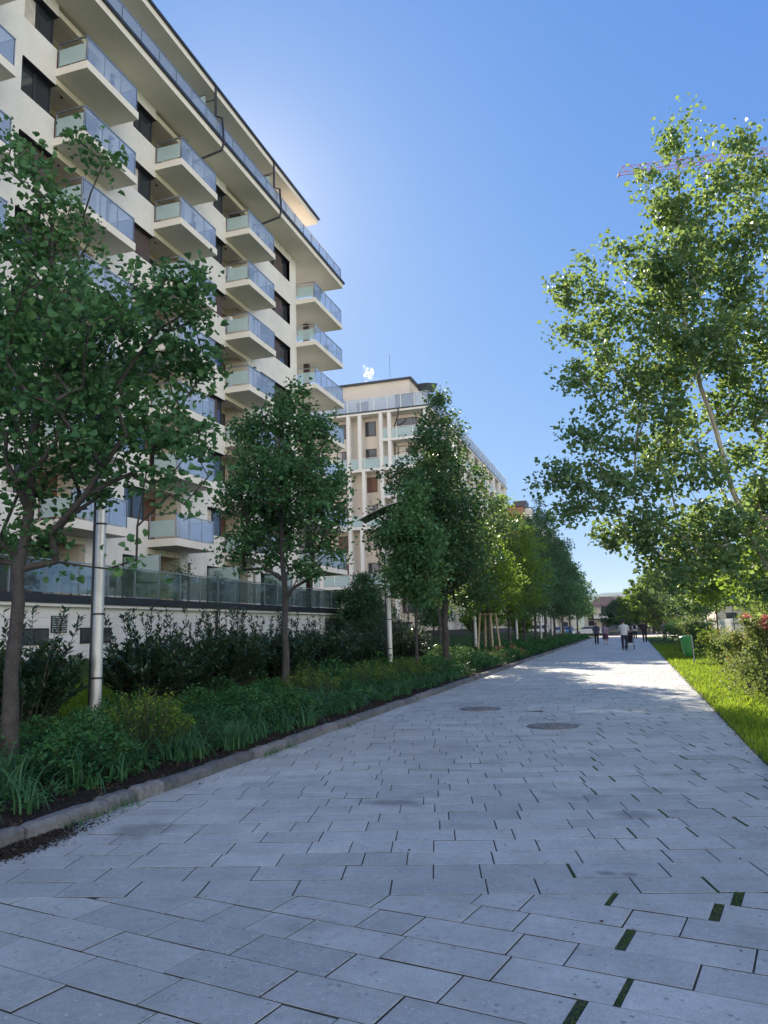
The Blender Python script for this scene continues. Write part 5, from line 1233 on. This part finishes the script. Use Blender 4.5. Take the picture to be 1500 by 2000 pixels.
# ================================================================== PEOPLE
skin = mat('skin', (.42, .26, .19), .6); 
def cloth(name, c_): return mat(name, c_, .9, noise=(14, .12))
def person(loc, face, label, top, bottom, hair, pose='walk', h=1.75, hands=None, skirt=False, arms=((.0, .12), (.0, -.1)), phase=1):
    """one skinned body; arms = (forward reach, swing) for left/right"""
    s = h / 1.75; root = empty('person', loc, label, 'person'); root.rotation_euler = (0, 0, face)
    Vt = []; E_ = []; Rr = []
    def add(p, r_, par=None):
        Vt.append(tuple(np.array(p) * s)); Rr.append(r_ * s)
        if par is not None: E_.append((par, len(Vt) - 1))
        return len(Vt) - 1
    pel = add((0, 0, .95), .135); wa = add((0, .0, 1.10), .125, pel); ch = add((0, -.01, 1.30), .145, wa); nk = add((0, 0, 1.47), .06, ch); hd = add((0, .02, 1.60), .085, nk); ht = add((0, .02, 1.69), .075, hd)
    st = .17 if pose == 'walk' else .02
    for sg in (-1, 1):
        f = st * sg * phase
        hp = add((sg * .09, 0, .90), .095, pel); kn = add((sg * .10, f * .75 + .03, .50), .058, hp); an = add((sg * .10, f * 1.25 - .04, .09), .04, kn); add((sg * .11, f * 1.25 + .12, .035), .035, an)
        sh = add((sg * .18, 0, 1.41), .062, ch); re, sw = arms[0 if sg < 0 else 1]
        el = add((sg * .25, sw * .5 + re * .35 - .02, 1.14), .042, sh); wr = add((sg * .24, sw + re, .93 + re * .32), .028, el)
        pm2 = add((sg * .235, sw + re + .03, .87 + re * .36), .03, wr)
        for k_ in range(4): 
            f1 = add((sg * (.22 + .012 * k_), sw + re + .05, .83 + re * .36 - .003 * k_), .009, pm2); add((sg * (.215 + .012 * k_), sw + re + .055, .79 + re * .36 + .006 * abs(k_ - 1)), .008, f1)
        th = add((sg * .215, sw + re + .07, .87 + re * .36), .010, pm2)
    me = bpy.data.meshes.new('body'); me.from_pydata(Vt, E_, []); me.update(); o = link('body', me, root)
    md = o.modifiers.new('skin', 'SKIN'); 
    for i, r_ in enumerate(Rr): me.skin_vertices[0].data[i].radius = (r_ * (1.15 if i in (0, 1, 2) else 1), r_)
    me.skin_vertices[0].data[0].use_root = True
    o.modifiers.new('sub', 'SUBSURF').levels = 1; o.modifiers['sub'].render_levels = 2
    me.materials.append(skin)
    # clothes follow the body: separate shells
    def shell(name, pts, m_, ellip=1.25):
        q = MB(); V = []; F = []; n = 14
        for (c_, rr) in pts:
            for a_ in range(n): V.append(((c_[0] + rr * ellip * math.cos(6.2832 * a_ / n)) * s, (c_[1] + rr * math.sin(6.2832 * a_ / n)) * s, c_[2] * s))
        for i in range(len(pts) - 1):
            for a_ in range(n): F.append((i * n + a_, i * n + (a_ + 1) % n, (i + 1) * n + (a_ + 1) % n, (i + 1) * n + a_))
        q.add(V, F, m_, True); return q.obj(name, root)
    q = MB(); n = 14
    def ring_add(qb, pts, m_, ellip=1.25):
        V = []; F = []
        for (c_, rr) in pts:
            for a_ in range(n): V.append(((c_[0] + rr * ellip * math.cos(6.2832 * a_ / n)) * s, (c_[1] + rr * math.sin(6.2832 * a_ / n)) * s, c_[2] * s))
        for i in range(len(pts) - 1):
            for a_ in range(n): F.append((i * n + a_, i * n + (a_ + 1) % n, (i + 1) * n + (a_ + 1) % n, (i + 1) * n + a_))
        qb.add(V, F, m_, True)
    ring_add(q, [((0, 0, .86), .150), ((0, 0, 1.0), .150), ((0, 0, 1.12), .145), ((0, -.01, 1.30), .165), ((0, -.01, 1.40), .155), ((0, 0, 1.46), .10), ((0, 0, 1.49), .065)], top, 1.32)
    for sg in (-1, 1):
        re, sw = arms[0 if sg < 0 else 1]
        q.tube([np.array(p) * s for p in ((sg * .15, 0, 1.42), (sg * .21, 0, 1.36), (sg * .25, sw * .5 + re * .35 - .02, 1.12))], [.075 * s, .072 * s, .058 * s], top, 12, False)
    q.obj('shirt', root)
    q = MB()
    if skirt: ring_add(q, [((0, 0, 1.0), .14), ((0, 0, .8), .19), ((0, 0, .45), .23)], bottom, 1.15)
    else:
        ring_add(q, [((0, 0, 1.0), .142), ((0, 0, .9), .148), ((0, 0, .82), .13)], bottom, 1.28)
        for sg in (-1, 1):
            f = st * sg * phase
            q.tube([np.array(p) * s for p in ((sg * .085, 0, .90), (sg * .095, f * .4, .70), (sg * .10, f * .75 + .03, .50), (sg * .10, f * 1.22 - .03, .10))], [.108 * s, .095 * s, .075 * s, .062 * s], bottom, 12, False)
    q.obj('trousers' if not skirt else 'skirt', root)
    q = MB()
    for sg in (-1, 1):
        f = st * sg * phase; q.tube([np.array(p) * s for p in ((sg * .10, f * 1.25 - .09, .05), (sg * .105, f * 1.25 + .02, .05), (sg * .11, f * 1.25 + .15, .035))], [.045 * s, .05 * s, .035 * s], M['dark'], 10)
    q.obj('shoe', root)
    q = MB(); V = []; F = []; n1, n2 = 12, 7
    for i in range(n2):
        ph = math.pi / 2 * (1 - i / (n2 - 1) * 1.35)
        for a_ in range(n1):
            th = 6.2832 * a_ / n1; back = 1 if math.sin(th) < .3 else .72
            pz = max(ph, -.4) if back == 1 else max(ph, .35)
            V.append(((.098 * math.cos(pz) * math.cos(th)) * s, (.0 + .108 * math.cos(pz) * math.sin(th)) * s, (1.635 + .115 * math.sin(pz)) * s))
    for i in range(n2 - 1):
        for a_ in range(n1): F.append((i * n1 + a_, i * n1 + (a_ + 1) % n1, (i + 1) * n1 + (a_ + 1) % n1, (i + 1) * n1 + a_))
    q.add(V, F, hair, True); q.obj('hair', root)
    q = MB(); q.tube([np.array(p) * s for p in ((0, .10, 1.63), (0, .125, 1.60))], [.008 * s, .014 * s], skin, 6); q.box(-.02 * s, .02 * s, .097 * s, .104 * s, 1.562 * s, 1.568 * s, M['woodbrown'])
    for sg in (-1, 1): q.tube([np.array(p) * s for p in ((sg * .03, .092, 1.635), (sg * .03, .104, 1.635))], .009 * s, M['dark'], 6)
    q.obj('face', root)
    return root
blackh = mat('dark_hair', (.015, .012, .01), .6); brownh = mat('brown_hair', (.07, .04, .025), .6)
white_t = cloth('pale_cotton', (.55, .55, .58)); navy = cloth('navy_cloth', (.015, .02, .045)); black = cloth('black_cloth', (.012, .012, .014)); plum = cloth('dark_plum_cloth', (.06, .02, .045)); lilac = cloth('lilac_cloth', (.20, .17, .24)); bluec = cloth('blue_cloth', (.035, .05, .09))
person((-.50, 49.4, .012), 0, 'man in pale T-shirt and dark trousers pushing a black pushchair', white_t, navy, blackh, arms=((.34, .05), (.34, .05)), h=1.82)
person((-2.05, 63.5, .012), 0, 'woman in dark skirt walking on the left of the couple by the kerb', lilac, plum, brownh, skirt=True, h=1.62)
person((-2.75, 64.2, .012), 0, 'person in dark clothes beside the kerb, half of the walking couple', bluec, black, blackh, h=1.74, phase=-1)
person((.95, 68.4, .012), 0, 'person dressed all in black walking by the lawn edge', black, black, blackh, h=1.8)
pk = person((.25, 85, .012), 0, 'person in white top with a black backpack walking away', white_t, black, brownh, h=1.7, phase=-1)
q = MB(); q.box(-.15, .15, -.34, -.17, 1.02, 1.44, black); o = q.obj('backpack', None, .05); o.location = (.25, 85, .012); tag(o, 'black backpack worn by the person in the white top', 'backpack')
person((2.75, 74, .0), R(200), 'person in a lilac top standing on the lawn at the right', lilac, black, brownh, pose='stand', h=1.68)
# pushchair
pc = empty('pushchair', (-.22, 50.15, .012), 'black pushchair with folded hood and silver tray, pushed by the man', 'pushchair')
q = MB()
for sg in (-.24, .24): q.tube([(sg, -.55, 1.05), (sg, -.35, .85), (sg, .1, .35), (sg, .42, .14)], .015, M['dark'], 8); q.tube([(sg, -.35, .14), (sg, .0, .50), (sg, .15, .75)], .013, M['dark'], 8)
q.tube([(-.24, -.55, 1.05), (.24, -.55, 1.05)], .018, M['dark'], 8); q.obj('frame', pc)
q = MB(); q.add([(-.2, -.05, .42), (.2, -.05, .42), (.2, .38, .40), (-.2, .38, .40), (-.2, -.25, .85), (.2, -.25, .85), (.2, -.12, .90), (-.2, -.12, .90), (.2, .38, .50), (-.2, .38, .50), (.2, .0, .52), (-.2, .0, .52)],
     [(0, 3, 2, 1), (0, 1, 5, 4), (4, 5, 6, 7), (7, 6, 10, 11), (11, 10, 8, 9), (3, 9, 8, 2), (0, 4, 7, 11), (0, 11, 9, 3), (1, 10, 6, 5), (1, 2, 8, 10)], black); q.obj('seat', pc)
q = MB(); V = []; F = []
for i in range(7):
    a_ = i / 6 * 1.9 - .3
    for j in range(5): V.append((-.22 + .11 * j, -.12 + .30 * math.cos(a_), .80 + .26 * math.sin(a_)))
F = [(i * 5 + j, i * 5 + j + 1, (i + 1) * 5 + j + 1, (i + 1) * 5 + j) for i in range(6) for j in range(4)]; q.add(V, F, black, True); q.obj('hood', pc)
q = MB(); q.box(-.19, .19, -.2, .2, .22, .36, M['steel']); q.obj('basket', pc, .03)
for sg in (-.27, .27):
    for y in (-.35, .42): q = MB(); q.tube([(sg - .02, y, .14), (sg + .02, y, .14)], .14, M['dark'], 16); q.obj('wheel', pc)

# ------------------------------------------------------------------ air: a thin even haze that pales the far hills
hm = bpy.data.materials.new('haze'); hm.use_nodes = True; n_ = hm.node_tree.nodes; n_.remove(n_['Principled BSDF'])
pv_ = n_.new('ShaderNodeVolumePrincipled'); pv_.inputs['Color'].default_value = (.62, .80, 1, 1); pv_.inputs['Density'].default_value = .00011; pv_.inputs['Anisotropy'].default_value = .2
hm.node_tree.links.new(pv_.outputs[0], n_['Material Output'].inputs['Volume'])
q = MB(); q.box(-4100, 4100, -70, 5100, -3.2, 190, hm); o = q.obj('haze'); tag(o, kind='stuff')
